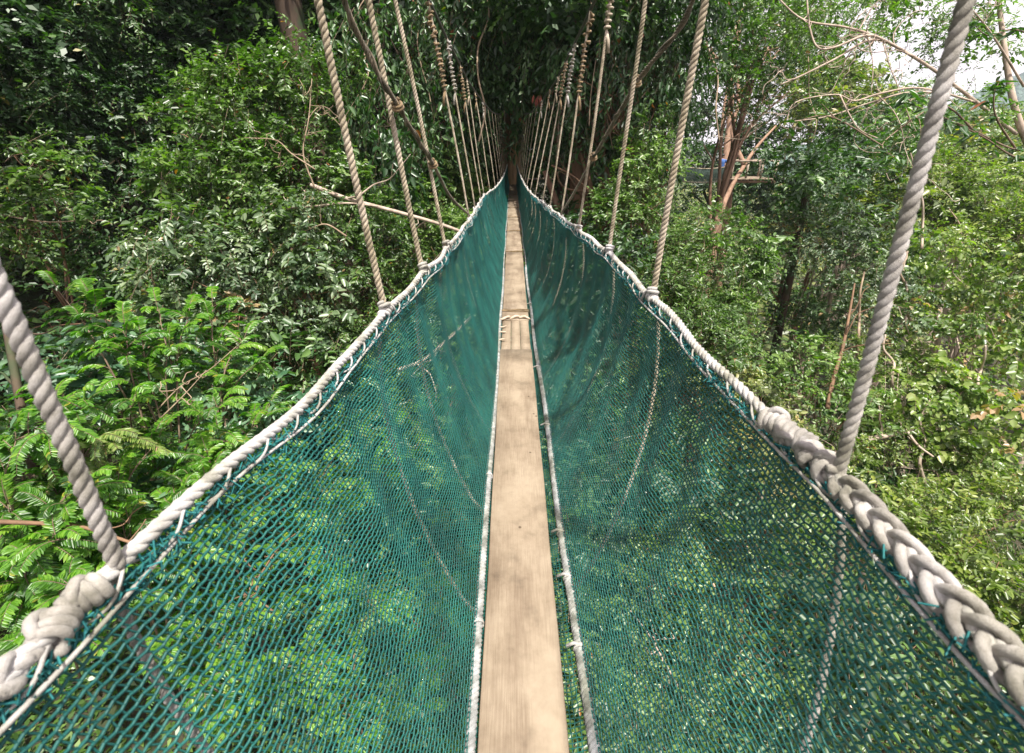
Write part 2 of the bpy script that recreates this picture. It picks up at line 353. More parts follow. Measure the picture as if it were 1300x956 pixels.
def plait(ro, side, ya, yb, A, B, wr, pitch):
    y=np.arange(ya,yb,.004); C=rim(side,y); T=norm(np.gradient(C,axis=0)); U=np.array([side*.72,0,.69]); U=norm(U-T*(T@U)[:,None]); W=np.cross(T,U)
    d=np.r_[0,np.cumsum(np.linalg.norm(np.diff(C,axis=0),axis=1))]; mb=MB(); fade=np.clip((yb-y)/.05,.35,1)
    for q in range(3):
        for e in (-1,0,1):
            ph=2*pi*((d+.006*np.sin(d*17))/pitch+q/3)+e*.42; a=A*(1+.10*np.sin(d*23+q)+.06*np.sin(d*51+q*2)); 
            P=C+(a*np.sin(ph)*fade)[:,None]*U+((B*np.sin(2*ph)+e*wr*.75*np.cos(ph))*fade)[:,None]*W+e*wr*1.15*T
            P=P+.0012*np.sin(d*70+q*2+e)[:,None]*U
            V,F=tube(P,wr*(1+.07*np.sin(d*41+q*3+e*2)),14,True,(4,.06,120)); mb.add(V,F,.4+.2*e)
    mb.build('plaited_cord',M['rope_grey'],ro)['label']='thick grey plait round the near end of the %s rim rope'%('left' if side<0 else 'right')
for sd in (-1,1):
    mb=MB(); rope(mb,rim(sd,np.linspace(-1.2,3.2,180)),.0125,k=7,pitch=.068,res=8,fine=True)
    P=rim(sd,np.linspace(3.15,21,170)); P[:,2]+=.004*np.sin(P[:,1]*31); mb.tube(P,np.interp(P[:,1],[3,21],[.0125,.013]),6)
    ro=bpart(mb,'rim_rope',M['rope_white'],'white rope along the top of the %s net'%('left' if sd<0 else 'right'))
    # thin lacing cord beside the rim
    mb=MB(); ys=np.arange(-1.1,6,.008); Q=rim(sd,ys); ph=ys*2*pi/.11
    Q=Q+np.stack([-sd*(.012+.010*np.cos(ph)),0*ys,-.016+.012*np.sin(ph)],1); V,F=tube(Q,.0028,5); mb.add(V,F)
    Q=rim(sd,ys)+np.array([-sd*.022,0,-.030])+np.stack([.004*np.sin(ys*7),0*ys,.004*np.sin(ys*11)],1); V,F=tube(Q,.0035,5); mb.add(V,F)
    mb.build('lacing',M['rope_white'],ro)
    # heavy hitched cord near the viewer
    if sd>0: plait(ro,1,-.45,.66,.0185,.0125,.0073,.118); knotcluster(ro,1,.675,.84,.0078,.0175,14)
    else: plait(ro,-1,-.45,.355,.0195,.0135,.0075,.115); knotcluster(ro,-1,.380,.44,.0072,.0160,11)
    # tie of every hanger on the rim
    for k,y in enumerate(HR if sd>0 else HL):
        if y<.9 : continue
        near=y<3.5; mb=MB(); c=rim(sd,[y])[0]; t=rim(sd,[y+.03])[0]-rim(sd,[y-.03])[0]
        s=1 if y<2 else .85
        g=np.random.default_rng(k+40)
        coil(mb,c,t+np.array([0,0,.12*g.normal()]),.0175*s,.0068*s,2.6,.0136*s,k=7 if near else 5,ph=k)
        if near:
            coil(mb,c+np.array([0,.002,.026]),(.3*sd,.4,1),.0165,.0072,1.6,.012,ph=k*2)
            P=smoothline([c+[sd*.015,.02,.03],c+[-sd*.016,.03,.016],c+[-sd*.024,.045,-.012],c+[-sd*.02,.06,-.05*g.uniform(.5,1)]],5); V,F=tube(P,.0055,6); mb.add(V,F,.7)
        mb.build('tie',M['rope_white'] if y>1.2 else M['rope_grey'],ro)

# main cables ---------------------------------------------------------
cabZ=smooth1([(-2,1.9),(0,1.45),(2,1.08),(4,.92),(5,.86),(7,.76),(9.5,.62),(12,.62),(16,.85),(21,1.35)])
def cable(side,y):
    y=np.atleast_1d(np.asarray(y,float)); x=side*np.interp(y,[-2,0,2,4,7,10,14,21],[.70,.66,.62,.59,.60,.46,.34,.24])
    return np.stack([x,y,cabZ(y)],1)
for sd in (-1,1):
    mb=MB(); P=cable(sd,np.linspace(-2,21,120)); mb.tube(P,.012,6)
    bpart(mb,'main_cable',M['cable'])
# hangers -------------------------------------------------------------
for sd in (-1,1):
    for k,y in enumerate(HR if sd>0 else HL):
        c=rim(sd,[y])[0]
        ty=y+(.14 if y<.9 else .02); tp=cable(sd,[ty])[0]
        if sd<0 and .3<y<.6: tp=np.array([-.637,.612,cabZ(.61)])
        if sd>0 and .5<y<.8: tp=np.array([.655,.87,cabZ(.87)])
        g=np.random.default_rng(100+k*2+sd)
        n=14; tt=np.linspace(0,1,n)[:,None]; P=c*(1-tt)+tp*tt; P[:,0]+=.004*np.sin(tt[:,0]*pi*2+k); 
        R=.0108 if y<1 else (.0122 if y<2.2 else (.0105 if y<3 else .0095))
        mb=MB(); 
        if y<3.4: rope(mb,P,R,k=7,pitch=R*(5.2 if y<1 else 4.6),res=8,fine=y<1)
        else: mb.tube(P,R*.9 if y<6 else (.0075 if y<9 else .005),6)
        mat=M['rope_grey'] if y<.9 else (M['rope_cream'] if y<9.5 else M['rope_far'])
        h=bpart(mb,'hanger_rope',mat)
        # whipped knot on the cable
        if 3.0<y<9:
            w=MB(); d=(c-tp)/np.linalg.norm(c-tp); Lw=[.55,.42,.36,.42,.3,.34][k%6]*(1 if y<6.5 else .45)
            nw=int(Lw/.034)
            for q in range(nw):
                cc=tp+d*(.03+q*Lw/nw); loose=q<nw*.4
                coil(w,cc+(g.normal(size=3)*.008 if loose else 0),d+ (g.normal(size=3)*.25 if loose else 0),.015 if y<6.5 else .011,.0085 if y<6.5 else .007,1.15,.012,k=5,ph=q)
            e=tp+d*(Lw+.02); w.tube([e,e+[sd*.012,-.01,-.05],e+[sd*.016,-.012,-.11]],[.011,.010,.012],6)
            w.build('whipping',[M['rope_tan'],M['rope_cream'],M['rope_tan'],M['rope_grey']][k%4],h)
        # tail running on outside the net and under the boards
        if y<12:
            u=np.linspace(0,1,16); dy=(-.10 if sd<0 else -.42) if y<.9 else (-.42 if y<2.2 else -.25); b=bottom(sd,[y+dy])[0]; o_=np.stack([c[0]+(b[0]-c[0])*u+sd*.135*np.sin(u*pi)**.7, y+dy*u**1.2, c[2]+(b[2]-.045-c[2])*u],1)
            t=MB(); 
            if y<3: rope(t,o_,.0085,k=5,pitch=.04,res=6)
            else: t.tube(o_,.007,5)
            t.build('under_rope',M['rope_grey'] if y<1 else M['rope_cream'],h)
# slanting brace ropes -------------------------------------------------
def brace(side,pts,label):
    P=smoothline(pts,14); mb=MB(); T,N_,B_=frames(P)
    rope(mb,P,.0095,k=6,res=7); top=P[:int(len(P)*.62)]
    ph=np.linspace(0,60,len(resample(top,.006))); Q=resample(top,.006); T,N_,B_=frames(Q)
    V,F=tube(Q+.0115*(np.cos(ph)[:,None]*N_+np.sin(ph)[:,None]*B_),.0048,5); mb.add(V,F,.9)
    o=bpart(mb,'brace_rope',M['rope_dark'],label)
    for p,ax in knots[side]:
        k=MB(); coil(k,p,ax,.019,.0065,2.4,.012,ph=1); coil(k,np.array(p)+[0,0,.012],(1,.3,.4),.016,.0055,1.6,.012,ph=2)
        k.build('cross_lashing',M['rope_tan'],o)
knots={1:[(at(808,105,2.16),(0,.6,-1)),(at(753.5,200,2.98),(0,.6,-1))],-1:[(at(505,135,1.84),(0,.6,-1)),(at(550,209,2.43),(0,.6,-1))]}
brace(1,[[.66,1.35,1.30],at(884,-10,1.77),at(808,105,2.16),at(753.5,200,2.98),at(728,246,3.55),rim(1,[4.15])[0]+[0,0,.015]],'dark slanting rope tied across the right hangers')
brace(-1,[[-.62,1.1,1.2],at(436,0,1.50),at(505,135,1.84),at(550,209,2.43),at(572,250,3.1),rim(-1,[4.0])[0]+[0,0,.015]],'dark slanting rope tied across the left hangers')

# nets ------------------------------------------------------------------
def netpt(side,y,w):
    a=rim(side,y)+np.array([-side*.012,0,-.02]); b=bottom(side,y)
    w=w[:,None]; P=a*(1-w)+b*w
    ww=w[:,0]; h=np.array(HR if side>0 else HL)
    belly=np.sin(pi*ww)**.8*(.050+.018*np.sin(y*1.9+side*2)+.010*np.sin(y*4.7+1.3))
    fold=.008*np.sin(y*23+4*ww+side)*np.exp(-((ww-.3)/.4)**2)+.006*np.sin(y*11-7*ww+1.5*np.sin(y*3))*np.sin(pi*ww)
    P[:,0]+=side*(belly+fold); P[:,1]+=.03*np.sin(pi*ww)*np.sin(y*2.1+2*side)
    return P
def fast_tubes(A,B,r,up):
    """three-sided straight cords A->B"""
    d=norm(B-A); n=norm(np.cross(d,up)); b=np.cross(d,n); V=[]
    for c0 in (A,B):
        for q in range(3):
            a=q*2*pi/3; V.append(c0+r*(cos(a)*n+sin(a)*b))
    V=np.stack(V,1); m=len(A); base=np.arange(m)[:,None]*6
    F=np.concatenate([base+np.array([[q,(q+1)%3,3+(q+1)%3,3+q]]) for q in range(3)],0)
    return V.reshape(-1,3),F
for sd in (-1,1):
    mb=MB(); g=np.random.default_rng(50+sd)
    for (y0,y1,cell,rh,rv) in ((-.8,6.5,.0145,.0027,.0019),(6.5,20.9,.027,.0042,.0028)):
        nc=int((y1-y0)/cell); nr=int(1.10/cell)
        J,I=np.meshgrid(np.arange(nr+1),np.arange(nc+1),indexing='ij')
        Y=y0+I*(y1-y0)/nc; W=J/nr
        zig=np.where((I+J)%2==0,1,-1)*.12/nr
        Pg=netpt(sd,(Y+.15*cell*np.sin(J*1.7)).ravel(),np.clip(W+zig,0,1).ravel()).reshape(nr+1,nc+1,3)
        Pg+=g.normal(size=Pg.shape)*cell*.045
        wob=g.normal(size=Pg.shape[:2])*.08
        A=Pg[:,:-1].reshape(-1,3); B=Pg[:,1:].reshape(-1,3)
        up=np.array([0.2,0,1.]); V,F=fast_tubes(A,B,rh,up); mb.add(V,F,.5)
        A=Pg[:-1,:-1].reshape(-1,3); B=(Pg[1:,:-1]*.62+Pg[1:,1:]*.38).reshape(-1,3)
        V,F=fast_tubes(A,B,rv,np.array([0,1.,0])); mb.add(V,F,.4)
    nc=int(7/.0125); Y=np.linspace(-.8,6.2,nc+1); e0=bottom(sd,Y); e1=np.stack([CX+sd*.118+0*Y,Y,plankz(Y)-.038],1); rows=[e0*(1-u)+e1*u+np.array([0,0,-.02*sin(pi*u)]) for u in np.linspace(0,1,7)]
    for q,R_ in enumerate(rows):
        R_=R_+g.normal(size=R_.shape)*.0012; rows[q]=R_; V,F=fast_tubes(R_[:-1],R_[1:],.0022,np.array([.2,0,1.])); mb.add(V,F,.5)
        if q: V,F=fast_tubes(rows[q-1],R_,.0020,np.array([0,1.,0])); mb.add(V,F,.4)
    no=bpart(mb,'safety_net',M['net'],'teal knotted net on the %s side of the planks'%('left' if sd<0 else 'right'))
    # gathered, frayed hem below the rim
    nf=6000; y=g.uniform(-.8,7,nf)**1.0; c=rim(sd,y)+np.stack([-sd*g.uniform(-.004,.026,nf),0*y,-g.uniform(.008,.046,nf)],1)
    d=g.normal(size=(nf,3))*[.6,1,.9]; d=norm(d); Ln=g.uniform(.008,.028,nf)[:,None]
    V,F=fast_tubes(c-d*Ln*.5,c+d*Ln*.5,.0016,np.array([.3,.2,1.])); fb=MB(); fb.add(V,F); fb.build('frayed_hem',M['fringe'],no)

# ------------------------------------------------------------------ ground and far hill
def sst(a,b,x): t=np.clip((x-a)/(b-a),0,1); return t*t*(3-2*t)
def ground(x,y):
    x=np.asarray(x,float); y=np.asarray(y,float)
    z=-6.4-7.5*sst(-2,10,x)-5*sst(9,30,x)
    z=z+np.clip(-7-x,0,60)*.36
    z=z+ .10*np.clip(y-24,0,80)*sst(20,-8,x)
    z=z-2.0*sst(5,12,y)*sst(-8,-2,x)
    return z+.35*np.sin(x*.7+1)*np.cos(y*.5)+.18*np.sin(x*1.9)*np.sin(y*2.1+2)
gx=np.concatenate([np.linspace(-900,-60,24),np.linspace(-55,70,150),np.linspace(80,900,24)])
gy=np.concatenate([np.linspace(-600,-20,16),np.linspace(-16,90,130),np.linspace(100,1500,26)])
X,Y=np.meshgrid(gx,gy,indexing='ij'); Z=ground(np.clip(X,-60,80),np.clip(Y,-30,100))
Vg=np.stack([X,Y,Z],-1).reshape(-1,3); ny=len(gy)
i=np.arange(len(gx)-1)[:,None]*ny+np.arange(ny-1)[None]; Fg=np.stack([i,i+ny,i+ny+1,i+1],-1).reshape(-1,4)
m,nt,out=newmat('forest_floor'); tc=nt.nodes.new('ShaderNodeTexCoord'); n1=noise(nt,.9,8,tc.outputs['Object'],.7)
r=ramp(nt,[(.35,(.018,.014,.008)),(.5,(.04,.035,.018)),(.62,(.03,.05,.016)),(.8,(.08,.06,.035))]); nt.links.new(n1.outputs[0],r.inputs[0])
p=nt.nodes.new('ShaderNodeBsdfPrincipled'); p.inputs['Roughness'].default_value=.95; nt.links.new(r.outputs[0],p.inputs['Base Color'])
b=nt.nodes.new('ShaderNodeBump'); b.inputs['Distance'].default_value=.2; nt.links.new(n1.outputs[0],b.inputs['Height']); nt.links.new(b.outputs[0],p.inputs['Normal']); nt.links.new(p.outputs[0],out.inputs[0])
tag(link('ground',make_mesh('ground',Vg,Fg,smooth=True),m),'leaf-strewn forest floor falling away under the walkway',kind='structure')
# wooded hill
def hill(name,cx,cy,rx,ry,h,z0,label,mat):
    a=np.linspace(0,2*pi,97)[:-1]; rr=np.linspace(0,1,30)
    A,R_=np.meshgrid(a,rr,indexing='ij'); x=cx+rx*R_*np.cos(A); y=cy+ry*R_*np.sin(A)
    z=z0+h*np.cos(R_*pi/2)**1.2*(1+.14*np.sin(A*3+1))+h*.05*np.sin(x*.11)*np.sin(y*.13)+h*.03*np.sin(x*.4+y*.3)+h*.02*np.sin(x*.9)*np.sin(y*.8)
    n=len(rr); i=np.arange(96)[:,None]*n; j=np.arange(n-1)[None]; i2=((np.arange(96)+1)%96)[:,None]*n
    F=np.stack([i+j,i+j+1,i2+j+1,i2+j],-1).reshape(-1,4)
    tag(link(name,make_mesh(name,np.stack([x,y,z],-1).reshape(-1,3),F,smooth=True),mat),label,kind='structure')
m,nt,out=newmat('wooded_hillside'); tc=nt.nodes.new('ShaderNodeTexCoord'); v=nt.nodes.new('ShaderNodeTexVoronoi'); v.inputs['Scale'].default_value=.14; nt.links.new(tc.outputs['Object'],v.inputs['Vector'])
r=ramp(nt,[(0,(.10,.17,.13)),(.6,(.05,.095,.07)),(1,(.02,.04,.03))]); nt.links.new(v.outputs['Distance'],r.inputs[0])
p=nt.nodes.new('ShaderNodeBsdfPrincipled'); p.inputs['Roughness'].default_value=.9; nt.links.new(r.outputs[0],p.inputs['Base Color'])
b=nt.nodes.new('ShaderNodeBump'); b.inputs['Strength'].default_value=1; b.inputs['Distance'].default_value=6; nt.links.new(v.outputs['Distance'],b.inputs['Height']); nt.links.new(b.outputs[0],p.inputs['Normal']); nt.links.new(p.outputs[0],out.inputs[0])
hill('far_hill',720,560,330,300,110,-24,'blue-green wooded hill far off at the right edge',m)
hill('near_hill',330,330,200,150,34,-22,'lower wooded rise before the far hill',m)

# ------------------------------------------------------------------ foliage
KIND={ # mat, leaf length, width ratio, leaves per twig, twig length, gravity pull on twig, up-bias, droop of the blade, kind of arrangement
 'small':dict(mat='leaf_small',L=.115,W=.50,k=11,tl=.46,g=.15,up=.8,dr=.15),
 'fine': dict(mat='leaf_small',L=.088,W=.48,k=13,tl=.42,g=.2,up=.7,dr=.15),
 'vine': dict(mat='leaf_vine',L=.115,W=.80,k=10,tl=.46,g=.55,up=.5,dr=.2),
 'olive':dict(mat='leaf_olive',L=.15,W=.48,k=12,tl=.5,g=.1,up=.8,dr=.15),
 'dark': dict(mat='leaf_dark',L=.19,W=.46,k=9,tl=.75,g=1.0,up=.25,dr=.35),
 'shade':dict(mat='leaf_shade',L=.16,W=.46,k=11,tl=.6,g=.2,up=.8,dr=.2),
 'yellow':dict(mat='leaf_yellow',L=.10,W=.5,k=11,tl=.42,g=.15,up=.8,dr=.15),
 'grey':dict(mat='leaf_grey',L=.12,W=.52,k=11,tl=.45,g=.3,up=.7,dr=.2),
 'broad':dict(mat='leaf_blue',L=.17,W=.45,k=7,tl=.40,g=.1,up=.8,dr=.25),
 'far':  dict(mat='leaf_olive',L=.36,W=.55,k=9,tl=1.1,g=.1,up=.8,dr=.1,simple=True),
 'fardark':dict(mat='leaf_shade',L=.22,W=.5,k=14,tl=.9,g=.3,up=.7,dr=.1,simple=True),
}
def leafquads(P,A,Nn,L,W,tone,dr=.2,simple=False,fold=.18):
    """leaf blades: base P, axis A, normal Nn -> verts, quads"""
    A=norm(A); S=norm(np.cross(A,Nn)); Nn=np.cross(S,A); L=np.asarray(L)[:,None]; W=L*W
    if simple:
        V=np.stack([P,P+A*L*.45+S*W*.5+Nn*L*.06,P+A*L-Nn*L*dr*.6,P+A*L*.45-S*W*.5+Nn*L*.06],1)
        F=np.arange(len(P))[:,None]*4+np.array([[0,1,2,3]]); return V.reshape(-1,3),F,np.repeat(tone,4)
    up=Nn*W*fold
    V=np.stack([P, P+A*L-Nn*L*dr, P+A*L*.30+S*W*.46+up, P+A*L*.68+S*W*.38+up*.8-Nn*L*dr*.4, P+A*L*.30-S*W*.46+up, P+A*L*.68-S*W*.38+up*.8-Nn*L*dr*.4, P+A*L*.5-Nn*L*dr*.15],1)
    b=np.arange(len(P))[:,None]*7
    F=np.concatenate([b+np.array([[0,2,3,1]]),b+np.array([[0,1,5,4]])],0)
    # midrib vertex kept out: fold line runs base->tip
    V=V[:,:6]; b=np.arange(len(P))[:,None]*6
    F=np.concatenate([b+np.array([[0,2,3,1]]),b+np.array([[0,1,5,4]])],0)
    return V.reshape(-1,3),F,np.repeat(tone,6)
def clump(P,f,g):
    """cheap smooth 3-D noise in 0..1"""
    v=0
    for q in range(7):
        d=g.normal(size=3); v=v+np.sin(P@d*f*(1+.25*q)+g.uniform(0,6.3))
    return .5+v/7*1.1
def foliage(mb,blobs,kind,g,cov=1.0,gap=.30,face=(0,-.45,.25),twigs=True,scale=1.0,thick=.38):
    K=KIND[kind]; L0=K['L']*scale; k=K['k']; face=np.array(face); off=g.uniform(-.14,.14)
    for (c,r) in blobs:
        c=np.array(c,float); r=np.array(r,float)
        area=4*pi*(((r[0]*r[1])**1.6+(r[0]*r[2])**1.6+(r[1]*r[2])**1.6)/3)**(1/1.6)
        nt_=int(cov*area/(k*L0*L0*K['W']*.62)); nt_=max(nt_,12)
        rm=np.mean(r); ns=int(np.clip(26*(rm/1.2)**.5*(1.5-gap),12,60))
        C0=norm(g.normal(size=(ns*3,3))); C0=C0[g.random(len(C0))<np.clip(.75+C0@face,.15,1)][:ns]
        nz=clump(C0,2.2,g); CC=C0*r*(1-.42*g.random(len(C0))**1.3+.34*(nz-.5))[:,None]
        rs=rm*g.uniform(.17,.40,len(C0)); cs_=g.choice([.72,.9,1.05,1.4],len(C0)); ct_=g.normal(size=len(C0))*.15+off; dry=g.random(len(C0))<(.07 if kind in ('vine','olive','grey') else 0)
        w_=rs**2; idx=g.choice(len(C0),nt_,p=w_/w_.sum())
        D=norm(g.normal(size=(nt_,3))+C0[idx]*.55+np.array([0,-.15,.75-.5*min(K['g'],1)]))
        P=CC[idx]+D*rs[idx][:,None]*np.array([1.15,1.15,.72 if K['g']<1 else 1.5])*(1-.35*g.random(nt_)**1.5)[:,None]
        keep=clump(P,5.5/rm,g)>gap-.10; P=P[keep]; D=D[keep]; ct=ct_[idx][keep]; dr_=dry[idx][keep]; n=len(P)
        if n==0: continue
        P=P+c
        d=norm(D*.8+g.normal(size=(n,3))*.45+np.array([0,0,-K['g']+.1])); tl=K['tl']*scale*g.uniform(.6,1.3,n)
        side=norm(np.cross(d,np.array([0,0,1.])+g.normal(size=(n,3))*.3))
        t=(np.arange(k)+.6)/k; t=t[None,:,None]
        pos=P[:,None]+d[:,None]*tl[:,None,None]*t+np.array([0,0,-1.])*(tl[:,None,None]*t**2*(.18+K['g']*.3))
        sg=np.where(np.arange(k)%2==0,1,-1)[None,:,None]
        ax=d[:,None]*.55+side[:,None]*sg*.8+g.normal(size=(n,k,3))*.28+np.array([0,0,-.12-K['g']*.55])
        nn=np.array([0,0,1.])*K['up']+D[:,None]*.45+g.normal(size=(n,k,3))*.42
        Ln=L0*g.uniform(.55,1.25,(n,k))*cs_[idx][keep][:,None]
        tone=np.clip(.5+ct[:,None]+g.normal(size=(n,1))*.14+g.normal(size=(n,k))*.15,0,.93); tone[g.random((n,k))<.0035]=1.0; tone[dr_]=np.where(g.random((dr_.sum(),k))<.6,1.0,tone[dr_])
        sel=g.random((n,k))<.9
        V,F,T=leafquads(pos[sel],ax[sel],nn[sel],Ln[sel],K['W'],tone[sel],K['dr'],K.get('simple',False))
        mb.add(V,F,T,0)
        if twigs:
            w=.0035*scale*np.ones(n); a=P; b_=pos[:,-1]; mid=pos[:,k//2]
            s=norm(np.cross(b_-a,np.array([.3,.5,1.])))*w[:,None]
            for (u,v_) in ((a-d*tl[:,None]*.5,mid),(mid,b_)):
                VV=np.stack([u-s,u+s,v_+s*.7,v_-s*.7],1).reshape(-1,3); mb.add(VV,np.arange(n)[:,None]*4+np.array([[0,1,2,3]]),.5,1)
def limbs(mb,base,r0,blobs,g,sub=5,droop=.0,bend=.12):
    """trunk from the ground to the crown with limbs to each clump"""
    base=np.array(base,float); cs=[np.array(c,float) for c,_ in blobs]; top=np.mean(cs,0); h=max(top[2]-base[2],1)
    n=9; t=np.linspace(0,1,n)[:,None]; P=base+(top-base)*t; P[:,:2]+=(np.cumsum(g.normal(size=(n,2)),0)*h*bend*.12)*np.sin(t*pi); P=smoothline(P,5)
    R=np.linspace(1,.35,len(P))**.9*r0; R[:4]*=np.array([1.5,1.28,1.12,1.05]); mb.tube(P,R,12)
    for (c,r) in blobs:
        c=np.array(c,float); i=int(len(P)*g.uniform(.45,.85)); s=P[i]; e=c+np.array([0,0,-.2*r[2]])
        mid=(s+e)/2+g.normal(size=3)*.12*np.linalg.norm(e-s)+[0,0,.1*np.linalg.norm(e-s)]; Q=smoothline([s,mid,e],7)
        mb.tube(Q,np.linspace(R[i]*.62,max(.012,r0*.16),len(Q)),8)
        for q in range(sub):
            d=norm(g.normal(size=3)+[0,-.3,.35]); e2=c+d*np.array(r)*g.uniform(.75,1.0); s2=Q[int(g.integers(len(Q)//3,len(Q)))]
            m2=(s2+e2)/2+g.normal(size=3)*.15*np.linalg.norm(e2-s2)
            Q2=smoothline([s2,m2,e2],6); mb.tube(Q2,np.linspace(max(.012,r0*.17),.004,len(Q2)),5)
            for q3 in range(2):
                s3=Q2[int(g.integers(3,len(Q2)))]; e3=s3+norm(g.normal(size=3))*np.mean(r)*.4; Q3=smoothline([s3,(s3+e3)/2+g.normal(size=3)*.05*np.mean(r),e3],4); mb.tube(Q3,np.linspace(.008,.003,len(Q3)),4)
NP=0
def plant(name,cat,label,blobs,kind,seed,cov=1.0,gap=.30,trunk=.12,bark='bark_brown',base=None,group=None,extra=None,scale=1.0,face=(0,-.45,.25),twigs=True,thick=.38,sub=5,crownname='crown',bend=.12):
    """blobs: (px,py,s,rx_px,ry_px[,depth_m]) laid out by distance, turned into places and sizes in metres"""
    g=np.random.default_rng(seed); W=[]
    for bdef in blobs:
        px,py,s,rx,ry=bdef[:5]; c=at(px,py,s); a=rx*s/578; b=ry*s/578; dd=bdef[5] if len(bdef)>5 else (a+b)/2
        W.append((c,np.array([a,dd,b])))
    cen=np.mean([c for c,_ in W],0)
    if base is None: base=(cen[0],cen[1]+.3)
    bz=float(ground(base[0],base[1]))-.15; root=np.array([base[0],base[1],bz])
    t=thing(name,label,cat,root,group)
    Wl=[(c-root,r) for c,r in W]
    mb=MB(); limbs(mb,(0,0,0),trunk,Wl,g,sub,bend=bend); mb.build('trunk',M[bark],t)
    mb=MB(); foliage(mb,Wl,kind,g,cov,gap,face,twigs,scale,thick)
    for e in (extra or []): foliage(mb if False else mb,[( (at(*e[0][:3])-root), np.array([e[0][3]*e[0][2]/578,e[0][3]*e[0][2]/578,e[0][4]*e[0][2]/578]))],e[1],g,cov,gap,face,twigs,scale,thick)
    mb.build(crownname,[M[KIND[kind]['mat']],M['twig']],t,smooth=False)
    return t
def copytree(o,loc,rz,s,label=None):
    r=o.copy(); COL.objects.link(r); r.location=loc; r.rotation_euler=(0,0,rz); r.scale=(s,s,s)
    if label: r['label']=label
    for ch in list(o.children):
        c=ch.copy(); COL.objects.link(c); c.parent=r
    return r

# pinnate fronds ------------------------------------------------------
def frond(mb,base,d,L,g,ll=.075,lw=.36,n=15,droop=.55,tip=.35,tone=None,m=0):
    d=norm(np.array(d,float)); t=np.linspace(0,1,12)[:,None]
    P=np.array(base)+d*L*t+np.array([0,0,-1.])*L*droop*t**2
    mb.tube(P,np.linspace(.005,.0015,12),4,m=1)
    tt=np.linspace(.16,1,n); C=np.stack([np.interp(tt,t[:,0],P[:,i]) for i in range(3)],1); T=norm(np.gradient(C,axis=0))
    S=norm(np.cross(T,np.array([0,0,1.])+g.normal(size=3)*.15)); U=np.cross(S,T)
    for sg in (1,-1):
        A=S*sg*.85+T*.55+g.normal(size=(n,3))*.08-np.array([0,0,.12]); Ln=ll*(.65+.5*np.sin(np.clip(tt*2.9,0,pi)))*g.uniform(.85,1.15,n)
        to=np.clip((tone if tone is not None else .5)+g.normal(size=n)*.18,0,.94); to[g.random(n)<.012]=1
        V,F,T_=leafquads(C,A,U+g.normal(size=(n,3))*.15,Ln,lw,to,.22); mb.add(V,F,T_,m)
def frondplant(name,cat,label,stems,seed,mat='leaf_lime',ll=.075,lw=.36,n=19,L=(.4,.7),per=13,droop=.55,root=None,group=None,stemr=.012,spread=1.0):
    """stems: list of (base xyz, tip xyz): fronds grow along the outer part of each stem"""
    g=np.random.default_rng(seed); st=[(np.array(a,float),np.array(b,float)) for a,b in stems]
    r=np.array(root if root is not None else st[0][0],float); t=thing(name,label,cat,r,group)
    sm=MB(); mb=MB()
    for a,b in st:
        a=a-r;b=b-r; Q=smoothline([a,(a+b)/2+[0,0,.18*np.linalg.norm(b-a)],b],8); sm.tube(Q,np.linspace(stemr,.004,len(Q)),6)
        ax=norm(b-a)
        for q in range(per):
            f=.30+.70*q/(per-1); p=Q[min(int(f*(len(Q)-1)),len(Q)-1)]
            d=ax*.7+norm(g.normal(size=3)*[1,1,.35])*.8*spread+[0,0,.35]
            frond(mb,p,d,g.uniform(*L)*(1.1-.3*f),g,ll,lw,n,droop*g.uniform(.7,1.4),tone=np.clip(.5+g.normal()*.2,0,1))
        frond(mb,b,ax+[0,0,.1],L[1],g,ll,lw,n+3,droop,tone=.7)
    sm.build('stem',M['twig'],t); mb.build('fronds',[M[mat],M['twig']],t,smooth=False); return t

exec_plants=True
# ---- LEFT SIDE -------------------------------------------------------
plant('bushy_tree','tree','sunlit small-leaved tree left of the walkway, its rounded top level with the hanging ropes',
  [(352,150,10.2,85,70),(285,215,9.8,70,60),(400,120,10.8,50,60),(270,140,11.4,45,40),(390,230,10.4,60,70),(330,260,9.9,70,50)],'small',11,cov=1.25,gap=.36,trunk=.11,bark='bark_brown')
plant('bushy_tree','tree','lower pale-green bushy tree just under the rounded sunlit one on the left',
  [(255,330,8.8,80,60),(330,360,8.8,75,60),(375,310,9.3,55,60),(235,400,8.8,45,35),(400,385,9.0,45,50)],'grey',12,cov=1.25,gap=.34,trunk=.09,bark='bark_brown')
plant('slender_tree','tree','slender dark-leaved tree between the left sunlit bushes and the left hanging ropes',
  [(455,300,10.5,55,80),(480,400,9.8,60,60),(520,300,11.5,50,60),(430,430,9.5,50,50),(560,360,11,45,60)],'fine',13,cov=1.15,gap=.38,trunk=.08,bark='bark_brown')
plant('weeping_tree','tree','dark weeping tree with light undersides behind the left brace rope',
  [(475,120,11.0,55,80),(520,60,12.5,60,70),(490,220,11.2,55,60),(560,150,13,50,70)],'dark',14,cov=1.0,gap=.45,trunk=.10,bark='bark_dark')
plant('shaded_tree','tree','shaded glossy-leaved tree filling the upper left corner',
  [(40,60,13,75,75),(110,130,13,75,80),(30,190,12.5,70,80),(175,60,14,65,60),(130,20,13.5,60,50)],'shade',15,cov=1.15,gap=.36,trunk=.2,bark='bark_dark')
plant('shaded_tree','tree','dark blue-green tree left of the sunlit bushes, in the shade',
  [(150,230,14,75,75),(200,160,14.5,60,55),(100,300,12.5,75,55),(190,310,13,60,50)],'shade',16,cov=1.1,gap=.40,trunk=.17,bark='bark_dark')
plant('young_tree','tree','young yellow-green tree catching the sun at the far left edge',
  [(45,220,9.5,45,55),(60,275,9,45,35),(20,300,8.5,30,40)],'small',17,cov=.9,gap=.48,trunk=.05,bark='bark_brown')
